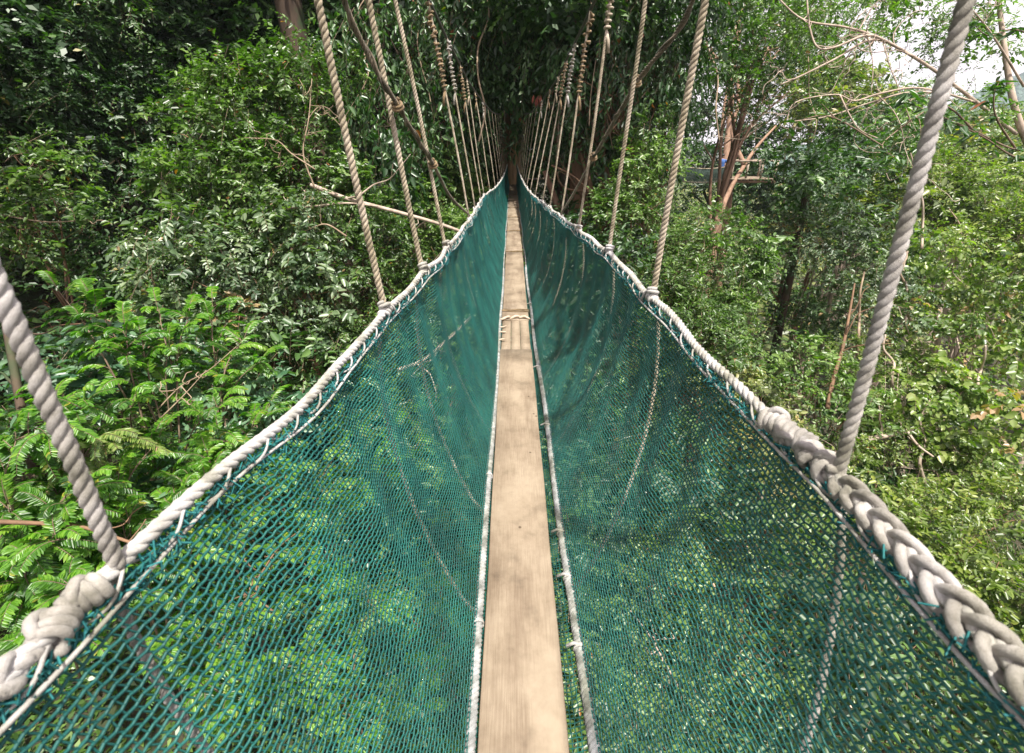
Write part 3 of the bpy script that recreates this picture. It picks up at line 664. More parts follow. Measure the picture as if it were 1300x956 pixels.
plant('shaded_tree','tree','tall dark tree above the sunlit bushes at the top left',
  [(260,40,16,75,55),(340,30,17,70,50),(300,100,17,70,50),(400,60,18,50,80)],'shade',18,cov=1.1,gap=.38,trunk=.22,bark='bark_dark')
plant('bushy_tree','tree','low shaded bush in the dark hollow behind the arching lime fronds',
  [(60,400,10,90,45),(170,400,10,80,40),(300,470,9.5,80,45),(400,480,8.8,60,45)],'shade',19,cov=1.0,gap=.42,trunk=.06,bark='bark_brown')
plant('broad_leaf_shrub','shrub','broad-leaved bluish shrub among the lime fronds at the left',
  [(110,470,6.2,65,45),(60,520,5.8,60,40),(190,450,6.6,60,35)],'broad',20,cov=.9,gap=.35,trunk=.03,bark='twig',scale=.85)
plant('broad_leaf_shrub','shrub','broad-leaved silvery shrub beside the left rim rope',
  [(280,500,6.6,60,45),(320,560,6.0,55,40),(240,590,5.6,60,40),(380,520,7.0,40,35)],'broad',21,cov=.8,gap=.35,trunk=.03,bark='twig',scale=.75)
# arching bright fronds
def fp(name,label,tips,seed,base,**k):
    b=at(*base); b[2]=max(b[2],float(ground(b[0],b[1]))); return frondplant(name,'plant',label,[(b+np.random.default_rng(seed+i).normal(size=3)*.12,at(*t)) for i,t in enumerate(tips)],seed,**k)
fp('arching_frond_plant','lime green plant with the long frond arching over the dark hollow at the left',[(75,370,5.6),(120,385,5.5),(160,420,5.3)],31,(190,560,5.6),per=13,L=(.45,.7),ll=.085)
fp('arching_frond_plant','lime green plant with drooping fronds below the pale-green bushy tree',[(200,390,6.0),(240,400,6.0),(180,430,5.6),(215,440,5.6)],32,(230,570,5.8),per=13,L=(.4,.6),ll=.08)
fp('arching_frond_plant','bright frond plant hanging its tips toward the left rim rope',[(270,385,6.6),(310,430,6.4),(330,460,6.2),(290,400,6.8)],33,(290,560,6.2),per=13,L=(.4,.6),ll=.078)
fp('arching_frond_plant','bright frond plant low against the left rim rope',[(340,520,5.8),(360,560,5.6),(310,600,5.3),(280,560,5.6)],34,(300,690,5.3),per=13,L=(.45,.7),ll=.070)
fp('arching_frond_plant','fresh green frond plant beside the near left rope',[(60,600,4.6),(110,570,4.8),(150,610,4.6),(200,560,5.0)],35,(120,720,4.9),per=13,L=(.45,.7),ll=.070)
fp('arching_frond_plant','green frond plant in the lower left corner',[(20,560,4.4),(40,700,4.0),(10,640,4.2),(90,690,4.2)],36,(40,800,4.6),per=13,L=(.4,.6),ll=.08)
fp('arching_frond_plant','green frond plant above the hitches of the left rim rope',[(150,640,4.6),(230,640,4.7),(200,690,4.4),(250,600,5.0)],37,(190,800,4.7),per=13,L=(.4,.6),ll=.08)
for q,(lb,px,py,s) in enumerate([('yellow-green frond plant left of the pale twig in the lower left',130,520,5.0),('dense frond plant between the broad-leaved shrubs at the left',240,540,5.6),('frond plant reaching over the brown fallen branch',70,650,4.4),('frond plant behind the knot of the near left rope',190,660,4.9),('dark green frond plant against the left rim rope, above the hitches',300,600,5.2),('frond plant at the very left edge below the leaning sapling',10,520,4.8),('low frond plant in the lower left corner under the hitches',60,770,4.2)]):
    gq=np.random.default_rng(900+q); fp('arching_frond_plant',lb,[(px+gq.uniform(-70,70),py+gq.uniform(-30,55),s*gq.uniform(.88,1.0)) for _ in range(5)],910+q,(px+10,py+110,s*1.08),per=13,L=(.4,.65),ll=.070,n=18)
fern=frondplant('tree_fern','fern','feathery yellow-green fern behind the near left rope',[(at(100,600,4.9),at(95+q*12,560+abs(q-3)*5,4.6)) for q in range(0,6)],38,mat='leaf_vine',ll=.06,lw=.2,n=30,L=(.5,.7),per=2,droop=.5)
# seen through the left net, below
gp=np.random.default_rng(77)
under_labels=['seen through the left net near the rim','seen through the left net beside the grey hitches','seen through the left net at the lower left','through the left net by the foot rope','through the left net under the middle of the near plank','through the middle of the left net','through the left net below the second hanger','through the left net at the bottom edge of the picture','low through the left net beside the thin fallen branch']
for q,(px,py,s) in enumerate([(380,620,5.6),(250,820,5.0),(330,880,4.9),(560,780,5.6),(600,900,5.3),(430,740,5.2),(470,580,6.4),(480,880,5.0),(350,730,5.2)]):
    tips=[(px+gp.uniform(-85,85),py+gp.uniform(-60,50),s*gp.uniform(.84,.98)) for _ in range(5)]
    fp('leafy_frond_plant','bright green frond plant '+under_labels[q],tips,200+q,(px,py+90,s*1.1),per=15,L=(.3,.5),ll=.066,n=13)
plant('undergrowth_bush','shrub','sunlit small-leaved bush seen through the left net beyond the first knot',
  [(540,560,7.5,70,70),(480,500,8.5,60,50),(590,660,7,60,60),(580,480,9,50,60)],'small',22,cov=.9,gap=.35,trunk=.05)
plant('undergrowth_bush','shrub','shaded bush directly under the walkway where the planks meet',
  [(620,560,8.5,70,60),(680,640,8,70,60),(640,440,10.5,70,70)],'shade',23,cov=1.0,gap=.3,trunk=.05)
plant('undergrowth_bush','shrub','leafy bush below the near plank, bottom of the picture',
  [(640,800,6.8,90,70),(700,900,6.2,90,60)],'small',24,cov=.9,gap=.35,trunk=.05)

# ---- FAR END ----------------------------------------------------------
end=np.array([.0,21.75,float(ground(0,21.75))-.3]); t=thing('platform_tree','brown-trunked tree that the far end of the walkway is tied to','tree',end)
mb=MB(); g=np.random.default_rng(5); hh=-end[2]; P=np.array([[.05*sin(q*.8),.04*cos(q),z] for q,z in enumerate(np.linspace(0,hh+9,12))]); P=smoothline(P,5)
mb.tube(P,np.linspace(.52,.30,len(P)),16); mb.build('trunk',M['bark_end'],t)
mb=MB(); Wl=[(at(640,60,19)-end,np.array([3.2,2.5,3])),(at(560,70,17.5)-end,np.array([2.6,2.2,3])),(at(720,60,18)-end,np.array([2.8,2.2,3.2])),(at(640,20,16)-end,np.array([3,2,1.8]))]
for c,r_ in Wl:
    i0=P[int(len(P)*.62)]; Q=smoothline([i0,(i0+c)/2+[0,0,.8],c],7); mb.tube(Q,np.linspace(.16,.05,len(Q)),8)
mb.build('limb',M['bark_dark'],t)
mb=MB(); foliage(mb,Wl,'dark',g,.95,.33,scale=1.25); mb.build('crown',[M['leaf_dark'],M['twig']],t,smooth=False)
plant('curtain_tree','tree','great dark tree hanging its leaf curtain just left of the far end of the planks',
  [(590,90,14,45,95),(545,200,15,40,60),(600,20,12.5,55,60),(570,150,17,25,30)],'dark',41,cov=1.05,gap=.36,trunk=.25,bark='bark_dark',base=(-3.4,15.5))
plant('curtain_tree','tree','great dark tree hanging its leaf curtain just right of the far end of the planks',
  [(690,60,13.5,50,90),(640,30,13,45,55),(740,40,13,50,70),(705,150,16,35,50)],'dark',42,cov=1.0,gap=.36,trunk=.3,bark='bark_dark',base=(3.2,16.5))
plant('curtain_tree','tree','dark tree with hanging sprays behind the right brace rope',
  [(800,70,12.5,60,80),(775,120,12,55,60),(735,90,12,45,70),(722,150,13,28,32),(850,60,13,55,80),(820,160,12.5,55,70)],'dark',43,cov=1.05,gap=.36,trunk=.28,bark='bark_brown',base=(4.1,14.5),scale=.85)
plant('curtain_tree','tree','broad small-leaved tree behind the first two right hangers',
  [(825,215,11.5,36,65),(800,290,11.5,50,60),(870,340,11,50,70),(840,380,10.5,50,55)],'fine',44,cov=1.1,gap=.32,trunk=.15,bark='bark_brown')
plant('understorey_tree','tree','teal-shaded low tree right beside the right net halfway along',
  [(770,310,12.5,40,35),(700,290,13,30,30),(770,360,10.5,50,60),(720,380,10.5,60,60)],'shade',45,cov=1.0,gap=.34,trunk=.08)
plant('understorey_tree','tree','low dark tree beside the left net halfway along',
  [(590,270,13.5,35,50),(560,250,14,45,60),(600,340,12,50,60)],'fine',46,cov=1.0,gap=.36,trunk=.08)
# ---- RIGHT SIDE --------------------------------------------------------
plant('tall_tree','tree','tall tree with reddish bare trunk left of the small net walkway on the right',
  [(900,60,17,55,60),(960,60,18,55,60),(930,115,18.5,45,45),(1005,105,20,42,45),(960,10,18,60,40),(1020,40,22,50,40)],'small',51,cov=.85,gap=.42,trunk=.22,bark='bark_red',base=(8.6,17.8),scale=1.15)
plant('rounded_tree','tree','rounded green tree with a lit right flank above the right rim rope',
  [(900,360,10.5,55,80),(880,430,9.8,50,60),(915,430,10.3,38,50),(850,410,9.6,45,50)],'fine',52,cov=1.2,gap=.32,trunk=.12)
plant('golden_bush','shrub','golden-green bush directly beyond the first knot of the right rim rope',
  [(930,500,8.8,45,32),(975,540,8.4,45,35),(890,480,9.2,40,30),(1010,590,8.0,35,32)],'olive',53,cov=1.15,gap=.3,trunk=.05,scale=.55)
plant('creeper_tree','tree','creeper-covered tree on the right in front of the dark gap',
  [(1040,315,14,50,45),(1100,400,13,42,55),(1005,305,15,42,32),(1110,335,14.5,50,50)],'grey',54,cov=1.05,gap=.34,trunk=.13,bark='bark_pale')
plant('creeper_tree','tree','creeper-covered tree at the right edge below the blue hill',
  [(1180,340,13.5,50,60),(1255,370,12.5,55,60),(1225,440,12,50,45),(1150,420,12.5,42,45)],'vine',55,cov=1.05,gap=.33,trunk=.15,bark='bark_pale')
plant('creeper_tree','tree','creeper-hung tree right of the thick near right rope, in the lower half',
  [(1210,520,11,70,55),(1150,500,11.2,55,50),(1270,560,10.2,65,60),(1200,600,10.2,60,45)],'vine',56,cov=1.05,gap=.32,trunk=.12,bark='bark_pale')
plant('green_shrub','shrub','vivid green shrub in the dark gap above the golden bush',
  [(1030,470,11,45,28),(1000,490,10.5,35,22),(1080,520,10.8,40,35)],'small',57,cov=1.1,gap=.34,trunk=.05)
plant('creeper_tree','tree','pale-leaved tree around the thin mossy trunk right of the walkway',
  [(1085,460,12,35,32),(1115,545,10.8,38,38),(1060,575,10,36,30)],'yellow',58,cov=.9,gap=.42,trunk=.08,bark='bark_pale')
plant('leafy_bank','shrub','bright leafy bank right of the thick hitches of the right rim rope',
  [(1170,680,8.4,70,45),(1240,720,7.8,70,50),(1280,660,8.6,60,50),(1130,640,8.8,50,35),(1290,790,7.2,60,45)],'yellow',59,cov=1.1,gap=.3,trunk=.05,scale=.95)
plant('leafy_bank','shrub','shadowy thicket between the creeper trees and the leafy bank at the right',
  [(990,420,16.5,60,60),(1150,590,12.5,110,50),(1260,640,12,80,60),(1060,600,11.5,60,40)],'shade',60,cov=.9,gap=.35,trunk=.05)
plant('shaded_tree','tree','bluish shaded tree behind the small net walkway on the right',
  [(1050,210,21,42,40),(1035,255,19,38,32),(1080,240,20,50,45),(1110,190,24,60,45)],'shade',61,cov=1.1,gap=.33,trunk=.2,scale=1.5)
plant('shaded_tree','tree','dark slender tree framing the left of the dark gap on the right',
  [(975,312,14,38,36),(1050,240,16,34,26)],'shade',62,cov=.8,gap=.45,trunk=.09)
# further crowns, sunlit
far_defs=[((1180,180,34,70,45),'pale sunlit crown under the open sky on the right'),((1250,230,30,70,50),'yellow-green domed crown below the blue hill'),((1120,150,40,60,40),'distant airy crown behind the bare branches'),((1050,120,36,60,50),'distant crown half hidden by the bare branches'),((1270,180,52,60,35),'far crown at the right edge under the hill'),((1190,250,22,70,50),'crown of a nearer sunlit tree at the right middle'),((1100,280,20,60,40),'rounded sunlit crown behind the creeper-covered tree'),((1270,300,18,60,50),'bright crown at the right edge above the creepers')]
for q,((px,py,s,rx,ry),lb) in enumerate(far_defs):
    gg=np.random.default_rng(300+q); bl=[(px+gg.uniform(-.7,.7)*rx,py+gg.uniform(-.4,.6)*ry,s*gg.uniform(.95,1.06),rx*.62,ry*.66) for _ in range(6)]
    plant('canopy_tree','tree',lb,bl,['grey','olive','grey','olive','far','yellow','olive','yellow'][q],310+q,cov=1.0,gap=.3,trunk=.25,bark='bark_pale',scale=(1.6 if s<25 else 2.4) if q!=4 else 1.0,sub=3)
# beneath the right net
for q,(bl,kd,lb) in enumerate([
  ([(800,560,9,70,60),(860,620,8.6,70,60),(780,480,10,60,55)],'shade','dark leafy bush seen through the right net below the second hanger'),
  ([(900,700,8.2,75,60),(820,740,8,70,60),(960,640,8.4,60,50)],'small','green bush seen through the middle of the right net'),
  ([(850,850,7.6,80,60),(950,830,7.5,75,60),(780,900,7.2,80,60)],'small','bush with pale twigs seen through the bottom of the right net'),
  ([(1050,760,7.6,75,60),(1120,830,7.2,75,60),(1020,870,7.3,80,60)],'shade','dark glossy bush seen through the right net beneath the thick hitches'),
  ([(1220,870,7.0,80,60),(1160,940,6.8,90,60)],'small','bush in the lower right corner under the rim rope'),
  ([(740,680,9,60,60),(720,800,8,60,60)],'shade','shaded bush right under the foot rope of the right net')]):
    plant('undergrowth_bush','shrub',lb,bl,kd,400+q,cov=.95,gap=.32,trunk=.04)

# ---- shaded forest behind, shared crowns ------------------------------
BG=[]
for q in range(3):
    g=np.random.default_rng(500+q); bl=[(np.array([g.uniform(-2.6,2.6),g.uniform(-1.5,1.5),z+g.uniform(-.8,.8)]),np.array([2.4,2.2,1.9])*g.uniform(.8,1.15)) for z in (7,9,11,13,15,17,19) for _ in range(2)]
    t=thing('background_tree','',  'tree',(0,0,0),'dark forest trees standing behind the walkway')
    mb=MB(); limbs(mb,(0,0,0),.32,bl,g,2); mb.build('trunk',M['bark_dark'],t)
    mb=MB(); foliage(mb,bl,'fardark',g,.9,.3,twigs=False,face=(0,-.3,.2)); mb.build('crown',[M['leaf_shade'],M['twig']],t,smooth=False); BG.append(t)
spots=[]
g=np.random.default_rng(9)
for row,(yy,n,x0,x1) in enumerate([(19,9,-27,-7),(25.5,11,-34,6),(32,12,-44,9)]):
    for k in range(n):
        spots.append((x0+(x1-x0)*(k+.5*(row%2)+g.uniform(-.25,.25))/(n-1),yy+g.uniform(-1.6,1.6),g.uniform(.85,1.2)))
spots=[q for q in spots if not (.22<q[0]/q[1]<.75)]
spots+=[(-14,8,.8),(-18,3,.9),(-19,12,.95),(-13.5,14,.8)]
for k,(x,y,s) in enumerate(spots):
    loc=(x,y,float(ground(x,y))-.3); lab='dark forest tree in the closed shaded wood behind the left side and the far end'
    if k<3: BG[k].location=loc; BG[k].rotation_euler=(0,0,k*.4-.4); BG[k].scale=(s,s,s); BG[k]['label']=lab
    else: copytree(BG[k%3],loc,g.uniform(-.6,.6),s,lab)
# unseen trees added beyond the left edge to cast shade on the forest
for k,(x,y,z,r_,lb) in enumerate([(-12.2,6.6,9.5,3.2,'unseen tall tree added to shade the left side from above'),(-15.5,10.5,12,4.2,'unseen tall tree added for shade behind the first one on the left'),(-7.2,2.6,4.6,2.0,'small unseen tree added for shade just outside the left edge')]):
    g=np.random.default_rng(840+k); gz=float(ground(x,y))-.2; t=thing('added_shade_tree',lb,'tree',(x,y,gz)); bl=[(np.array([g.uniform(-.7,.7)*r_,g.uniform(-.7,.7)*r_,z-gz+g.uniform(-.25,.3)*r_]),np.array([.6,.6,.42])*r_) for _ in range(7)]
    mb=MB(); limbs(mb,(0,0,0),.3,bl,g,3); mb.build('trunk',M['bark_dark'],t); mb=MB(); foliage(mb,bl,'fardark',g,1.1,.3,twigs=False); mb.build('crown',[M['leaf_shade'],M['twig']],t,smooth=False)
# visible big trunks
for nm,px,s,r_,bk,lb,y0,top in [('dark_trunk_tree',418,15.5,.36,'bark_dark','massive dark trunk behind the left hangers at the top',260,11),('dark_trunk_tree',565,17,.34,'bark_dark','leaning brown trunk left of the far curtain of leaves',240,9),('dark_trunk_tree',735,14.2,.27,'bark_brown','orange-brown buttressed trunk seen between the right hangers',300,3),('dark_trunk_tree',990,15.5,.13,'bark_dark','dark slender trunk standing in the shadowed gap on the right',400,-1)]:
    p=at(px,y0,s); gz=float(ground(p[0],p[1]))-.2; t=thing(nm,lb,'tree',(p[0],p[1],gz)); mb=MB(); g=np.random.default_rng(int(px))
    H=top-gz; P=smoothline([[0,0,0],[.1,0,H*.3],[-.15+.2*g.normal(),.1,H*.6],[.3*g.normal(),0,H]],10); mb.tube(P,np.linspace(r_*1.5,r_*.8,len(P)),14); mb.build('trunk',M[bk],t)
    mb=MB(); bl=[(P[-1]+g.normal(size=3)*[1.3,1.3,.7]+[0,0,1.2],np.array([2.2,2,1.6])) for _ in range(5)] if top>0 else [(P[-1]+g.normal(size=3)*.5,np.array([.9,.9,.7])) for _ in range(3)]
    foliage(mb,bl,'fardark' if top>0 else 'shade',g,.9,.3,twigs=False); mb.build('crown',[M['leaf_shade'],M['twig']],t,smooth=False)
    if px==735:
        l=MB(); a=np.array([0.2,0,H*.45])
        for e in ([1.4,.3,H*.62],[-1.1,.4,H*.72]): Q=smoothline([a,(a+np.array(e))/2+[0,0,.2],e],6); l.tube(Q,np.linspace(.17,.08,len(Q)),9)
        l.build('limb',M['bark_red'],t)

# ---- red stemmed leaning trunks on the right --------------------------
def tube_thing(name,cat,label,paths,mat,group=None,k=9,leafy=None):
    r=np.array(paths[0][0][0],float); t=None
    mb=MB()
    for P,r0,r1 in paths:
        Q=smoothline(np.array(P,float)-r,8); mb.tube(Q,np.linspace(r0,r1,len(Q)),k)
    if leafy:
        t=thing(name,label,cat,r,group); mb.build('trunk',M[mat],t); lf=MB(); leafy(lf,r); lf.build('leaves',[M[leafy.mat],M['twig']],t,smooth=False); return t
    o=mb.build(name,M[mat]); o.location=r; tag(o,label,cat,group); return o
def gpt(px,py,s):
    p=at(px,py,s); return [p[0],p[1],float(ground(p[0],p[1]))-.2]
KS=1.88
tube_thing('leaning_tree','tree','reddish leaning trunk in front of the small viewing platform',[([gpt(905,330,17*KS),at(912,290,17*KS),at(925,245,17*KS),at(945,210,17.2*KS),at(962,185,17.5*KS),at(985,160,18*KS)],.22,.07),([at(945,210,17.2*KS),at(930,170,17.4*KS),at(938,120,17.6*KS),at(930,60,17.8*KS),at(942,10,18*KS)],.17,.08),([at(938,120,17.6*KS),at(960,95,17.8*KS),at(975,60,18*KS)],.10,.05)],'bark_red')
tube_thing('leaning_tree','tree','upright red-brown trunk left of the small viewing platform',[([gpt(925,330,18.6*KS),at(924,260,18.6*KS),at(922,200,18.6*KS),at(927,150,18.6*KS),at(930,90,18.7*KS),at(944,0,18.8*KS),at(948,-60,19*KS)],.30,.16)],'bark_red')
plant('distant_tree','tree','shadowy tree behind the small viewing platform and second walkway',[(880,235,40,38,50),(930,250,41,40,45),(960,200,42,35,45),(900,180,41,40,40),(985,250,40,30,40),(905,110,42,40,45),(950,90,43,40,45),(990,130,42,35,45),(960,30,42,50,35)],'shade',801,cov=1.1,gap=.3,trunk=.4,bark='bark_dark',scale=2.2,sub=3)
# bare crooked branches against the sky
g=np.random.default_rng(91)
def crooked(P,r0,r1,seed,depth=2):
    """a crooked branch and its side twigs"""
    gg=np.random.default_rng(seed); Q=smoothline(P,6); out=[(Q,np.linspace(r0,r1,len(Q)))]
    if depth:
        for _ in range(4 if depth==2 else 3):
            i=int(gg.integers(len(Q)//5,len(Q)-1)); s=Q[i]; L=np.linalg.norm(Q[-1]-Q[0])*gg.uniform(.22,.5)
            d=norm(gg.normal(size=3)*[1,.5,.8]); pts=[s]
            for _k in range(5): d=norm(d+gg.normal(size=3)*.55+[0,0,.08]); pts.append(pts[-1]+d*L/5)
            r=max(out[0][1][i]*.55,.006); out+=crooked(pts,r,.005,seed*7+_,depth-1)
    return out
bt=thing('bare_branch_tree','pale crooked tree reaching bare branches across the open sky at the upper right','tree',gpt(1330,640,11.5)); o_=np.array(bt.location)
mains=[([o_,at(1345,420,11),at(1330,250,10.5),at(1292,150,10),at(1275,60,10),at(1262,-60,10)],.11,.035),
 ([at(1290,170,10.1),at(1240,130,9.5),at(1180,85,9.2),at(1120,50,9),at(1075,35,9),at(1020,25,9.1),at(985,-5,9.2)],.040,.013),
 ([at(1180,85,9.2),at(1130,55,9.0),at(1100,45,8.8),at(1060,60,8.8),at(1038,60,8.8),at(1028,35,8.8),at(1024,-5,8.8)],.028,.013),
 ([at(1160,72,9.1),at(1110,50,9),at(1060,75,8.9),at(1020,95,8.9),at(990,108,9)],.022,.015),
 ([at(1240,130,9.5),at(1170,112,9.0),at(1120,118,8.8),at(1085,128,8.8),at(1060,120,8.8),at(1010,130,8.8),at(998,155,8.8)],.021,.008),
 ([at(1200,118,9.1),at(1150,118,8.9),at(1100,132,8.9),at(1050,148,8.9),at(1000,155,9)],.021,.009),
 ([at(1066,120,8.8),at(1078,145,8.7),at(1092,165,8.7),at(1120,178,8.7)],.016,.008),
 ([at(1300,110,10),at(1260,45,9.6),at(1220,-5,9.4)],.024,.010),
 ([at(1120,50,9),at(1130,85,8.9),at(1140,110,8.9),at(1155,150,8.9),at(1165,170,8.9)],.012,.005),
 ([at(1100,40,8.9),at(1108,80,8.9),at(1106,120,8.9)],.012,.006)]
mb=MB()
for q,(P,a,b_) in enumerate(mains):
    P=[np.array(p,float)-o_ for p in P]
    if q==0: Q=smoothline(P,8); mb.tube(Q,np.linspace(a,b_,len(Q)),10)
    else:
        for Q,R in crooked(P,a,b_,600+q): mb.tube(Q,R,6)
mb.build('trunk',M['bark_pale'],bt)
mb=MB(); g=np.random.default_rng(66)
bl=[(at(px,py,s)-o_,np.array([rx*s/578]*2+[ry*s/578])) for px,py,s,rx,ry in [(1010,10,10,45,30),(1190,25,10.5,40,25),(1080,-5,10,50,15),(1235,150,10,35,30),(1200,60,10.5,30,25),(1050,55,10.5,40,25),(1265,20,10,25,35),(1150,170,10,30,20),(1120,60,11,45,30),(1230,70,11,40,40),(1090,20,12,50,25),(1170,5,12,60,20)]]
foliage(mb,bl,'small',g,.5,.3,thick=.8,scale=.8); mb.build('sparse_leaves',[M['leaf_small'],M['twig']],bt,smooth=False)
# near twigs with long leaves on the right
def sprig(mb,st,p,n,g,L=.15,W=.3):
    p=np.array(p); a=g.uniform(0,6.3,n); A=np.stack([np.cos(a),np.sin(a)*.6,g.uniform(-.5,.35,n)],1); T=np.clip(g.normal(size=n)*.2+.55,0,1)
    V,F,T_=leafquads(np.repeat(p[None],n,0)+g.normal(size=(n,3))*.02,A,np.array([0,0,1.])+g.normal(size=(n,3))*.35,L*g.uniform(.6,1.2,n),W,T,.28); mb.add(V,F,T_)
lt=thing('long_leaf_branch','slender branch with tufts of long dark leaves hanging in front of the bare branches, right','branch',at(1345,190,6)); o_=np.array(lt.location)
st=MB(); lf=MB(); g=np.random.default_rng(71)
paths=[[(1345,190,6),(1290,190,5.6),(1235,165,5.3),(1200,150,5.1),(1150,130,5)],[(1290,190,5.6),(1265,150,5.4),(1262,120,5.3),(1268,105,5.3)],[(1235,165,5.3),(1210,140,5.1),(1180,125,5),(1155,118,4.9)],[(1345,215,6),(1290,200,5.5),(1250,175,5.3),(1215,158,5.2),(1185,150,5.1)],[(1345,60,6),(1290,38,5.6),(1255,45,5.4),(1235,30,5.3)]]
for P in paths:
    Q=smoothline([at(*p)-o_ for p in P],8); st.tube(Q,np.linspace(.013,.004,len(Q)),6)
    for i in range(8,len(Q),5): sprig(lf,st,Q[i],int(g.integers(4,7)),g)
    sprig(lf,st,Q[-1],8,g)
st.build('stem',M['twig'],lt); lf.build('leaves',[M['leaf_dark']],lt,smooth=False)
lt=thing('long_leaf_branch','long-leaved twig hanging below the crooked grey branch, left of the thick right rope','branch',at(1190,130,8.0)); o_=np.array(lt.location)
st=MB(); lf=MB()
for P in [[(1190,130,8),(1140,165,7.6),(1120,185,7.4),(1135,200,7.4)],[(1140,165,7.6),(1165,150,7.4),(1170,185,7.3)],[(1120,185,7.4),(1060,150,7.4),(1025,150,7.4),(1000,165,7.4)],[(1060,150,7.4),(1040,128,7.4)]]:
    Q=smoothline([at(*p)-o_ for p in P],8); st.tube(Q,np.linspace(.012,.004,len(Q)),6)
    for i in range(6,len(Q),7): sprig(lf,st,Q[i],4,g,.17)
    sprig(lf,st,Q[-1],7,g,.18)
st.build('stem',M['twig'],lt); lf.build('leaves',[M['leaf_dark']],lt,smooth=False)

# ---- fallen and bare branches -------------------------------------------
def branch(label,P,r0,r1,mat,seed,depth=1,name='bare_branch'):
    pts=[np.array(at(*p)) for p in P]; o0=pts[0]; mb=MB()
    for Q,R in crooked([p-o0 for p in pts],r0,r1,seed,depth): mb.tube(Q,R,6)
    o=mb.build(name,M[mat]); o.location=o0; tag(o,label,'branch')
branch('pale branch slanting down to the left net behind the left hangers',[(395,235,9.2),(440,252,9.0),(500,268,8.8),(560,285,8.6),(600,300,8.5)],.045,.028,'bark_pale',701)
branch('thinner pale branch below the slanting one, left of the hangers',[(355,265,9.0),(400,262,8.9),(440,258,8.8),(480,262,8.8)],.026,.014,'bark_pale',702)
branch('forked bare twig curling out of the sunlit tree on the left',[(440,300,8.6),(415,285,8.5),(395,290,8.5),(375,298,8.5)],.018,.008,'liana',703)
branch('thin upright bare stems inside the sunlit tree on the left',[(400,240,8.3),(385,195,8.2),(392,150,8.2),(396,100,8.3)],.016,.006,'liana',704,2)
branch('crooked pale twigs in front of the sunlit tree on the left',[(400,215,8.0),(370,195,8.0),(350,178,8.0),(310,175,8.1)],.014,.006,'liana',705,2)
branch('thin bent branch in the shade at the far left',[(-20,268,8.5),(30,278,8.6),(70,282,8.8),(120,278,9)],.018,.01,'liana',706)
branch('brown fallen branch crossing the leaves beside the near left rope',[(-15,662,3.9),(40,664,4.0),(100,668,4.1),(170,690,4.1)],.022,.013,'bark_brown',707)
branch('thin brown twigs seen through the left net',[(350,780,4.4),(325,750,4.4),(350,700,4.5),(385,670,4.5)],.011,.005,'bark_brown',708,2)
branch('fallen pale log on the right bank below the thick right rope',[(1070,560,10.2),(1110,556,10.2),(1160,545,10.4),(1205,530,10.8)],.07,.035,'bark_pale',709)
branch('thin fallen pole crossing the pale log on the right',[(1150,545,10),(1165,565,9.8),(1185,580,9.6)],.03,.02,'bark_pale',710)
branch('thin mossy trunk rising from the dark gap on the right',[(1050,520,10.4),(1058,480,10.6),(1070,440,10.8),(1078,400,11.2),(1085,360,11.6)],.055,.02,'bark_brown',711)
branch('pale dead twigs seen through the bottom of the right net',[(860,870,6.3),(835,825,6.3),(820,800,6.4),(800,775,6.5)],.014,.006,'bark_pale',712,2)
branch('long bare stem seen through the left net below the second hanger',[(505,470,6.0),(540,455,6.2),(580,420,6.6),(600,400,6.8)],.03,.018,'bark_pale',713)
branch('leaning bare sapling at the left edge beside the near left rope',[(55,640,4.6),(35,560,4.8),(20,480,5),(5,400,5.2)],.05,.035,'bark_dark',714)
branch('thin twig crossing the bright plants at the left',[(200,520,5.2),(230,490,5.3),(265,470,5.4),(300,440,5.6)],.008,.004,'liana',715)
branch('slender twig among broad leaves near the left rim rope',[(205,530,5.0),(235,500,5.1),(262,470,5.2)],.008,.004,'liana',716)

# ---- hanging lianas in front of the far curtain ----------------------------
g=np.random.default_rng(33)
for k,(px,s,y0,y1) in enumerate([(612,11.5,-20,180),(640,12,-20,55),(668,13,-20,120),(705,12.5,-30,200),(752,11,-30,160),(575,12.5,-20,190),(595,14,-30,160),(775,12,-30,190),(540,12,-30,150),(905,15.5,-30,180),(1030,17,20,190),(460,10.8,-10,120)]):
    pts=[at(px+g.normal()*5+6*sin(q*1.3+k),y,s+g.normal()*.15) for q,y in enumerate(np.linspace(y0,y1,6))]
    o0=pts[0]; Q=smoothline([p-o0 for p in pts],7); mb=MB(); mb.tube(Q,.014 if k%3 else .024,6)
    o=mb.build('liana',M['liana']); o.location=o0; tag(o,'thin bare liana hanging straight down in front of the dark leaf curtain','liana','lianas hanging by the far end of the walkway')

# slim stems among the creepers on the right
g=np.random.default_rng(52)
for k in range(16):
    px=g.uniform(990,1300); py=g.uniform(300,620); s=g.uniform(10,15); h=g.uniform(60,130); ln=g.normal()*14
    pts=[at(px+ln*q+g.normal()*4,py-h*q,s+g.normal()*.15) for q in np.linspace(0,1,5)]; o0=pts[0]; Q=smoothline([p-o0 for p in pts],6); mb=MB(); mb.tube(Q,np.linspace(.035,.018,len(Q))*g.uniform(.6,1.2),6)
    o=mb.build('slim_stem',M['bark_pale'] if k%2 else M['liana']); o.location=o0; tag(o,'slim bare stem standing among the creeper-covered trees on the right','stem','slim stems among the creepers')
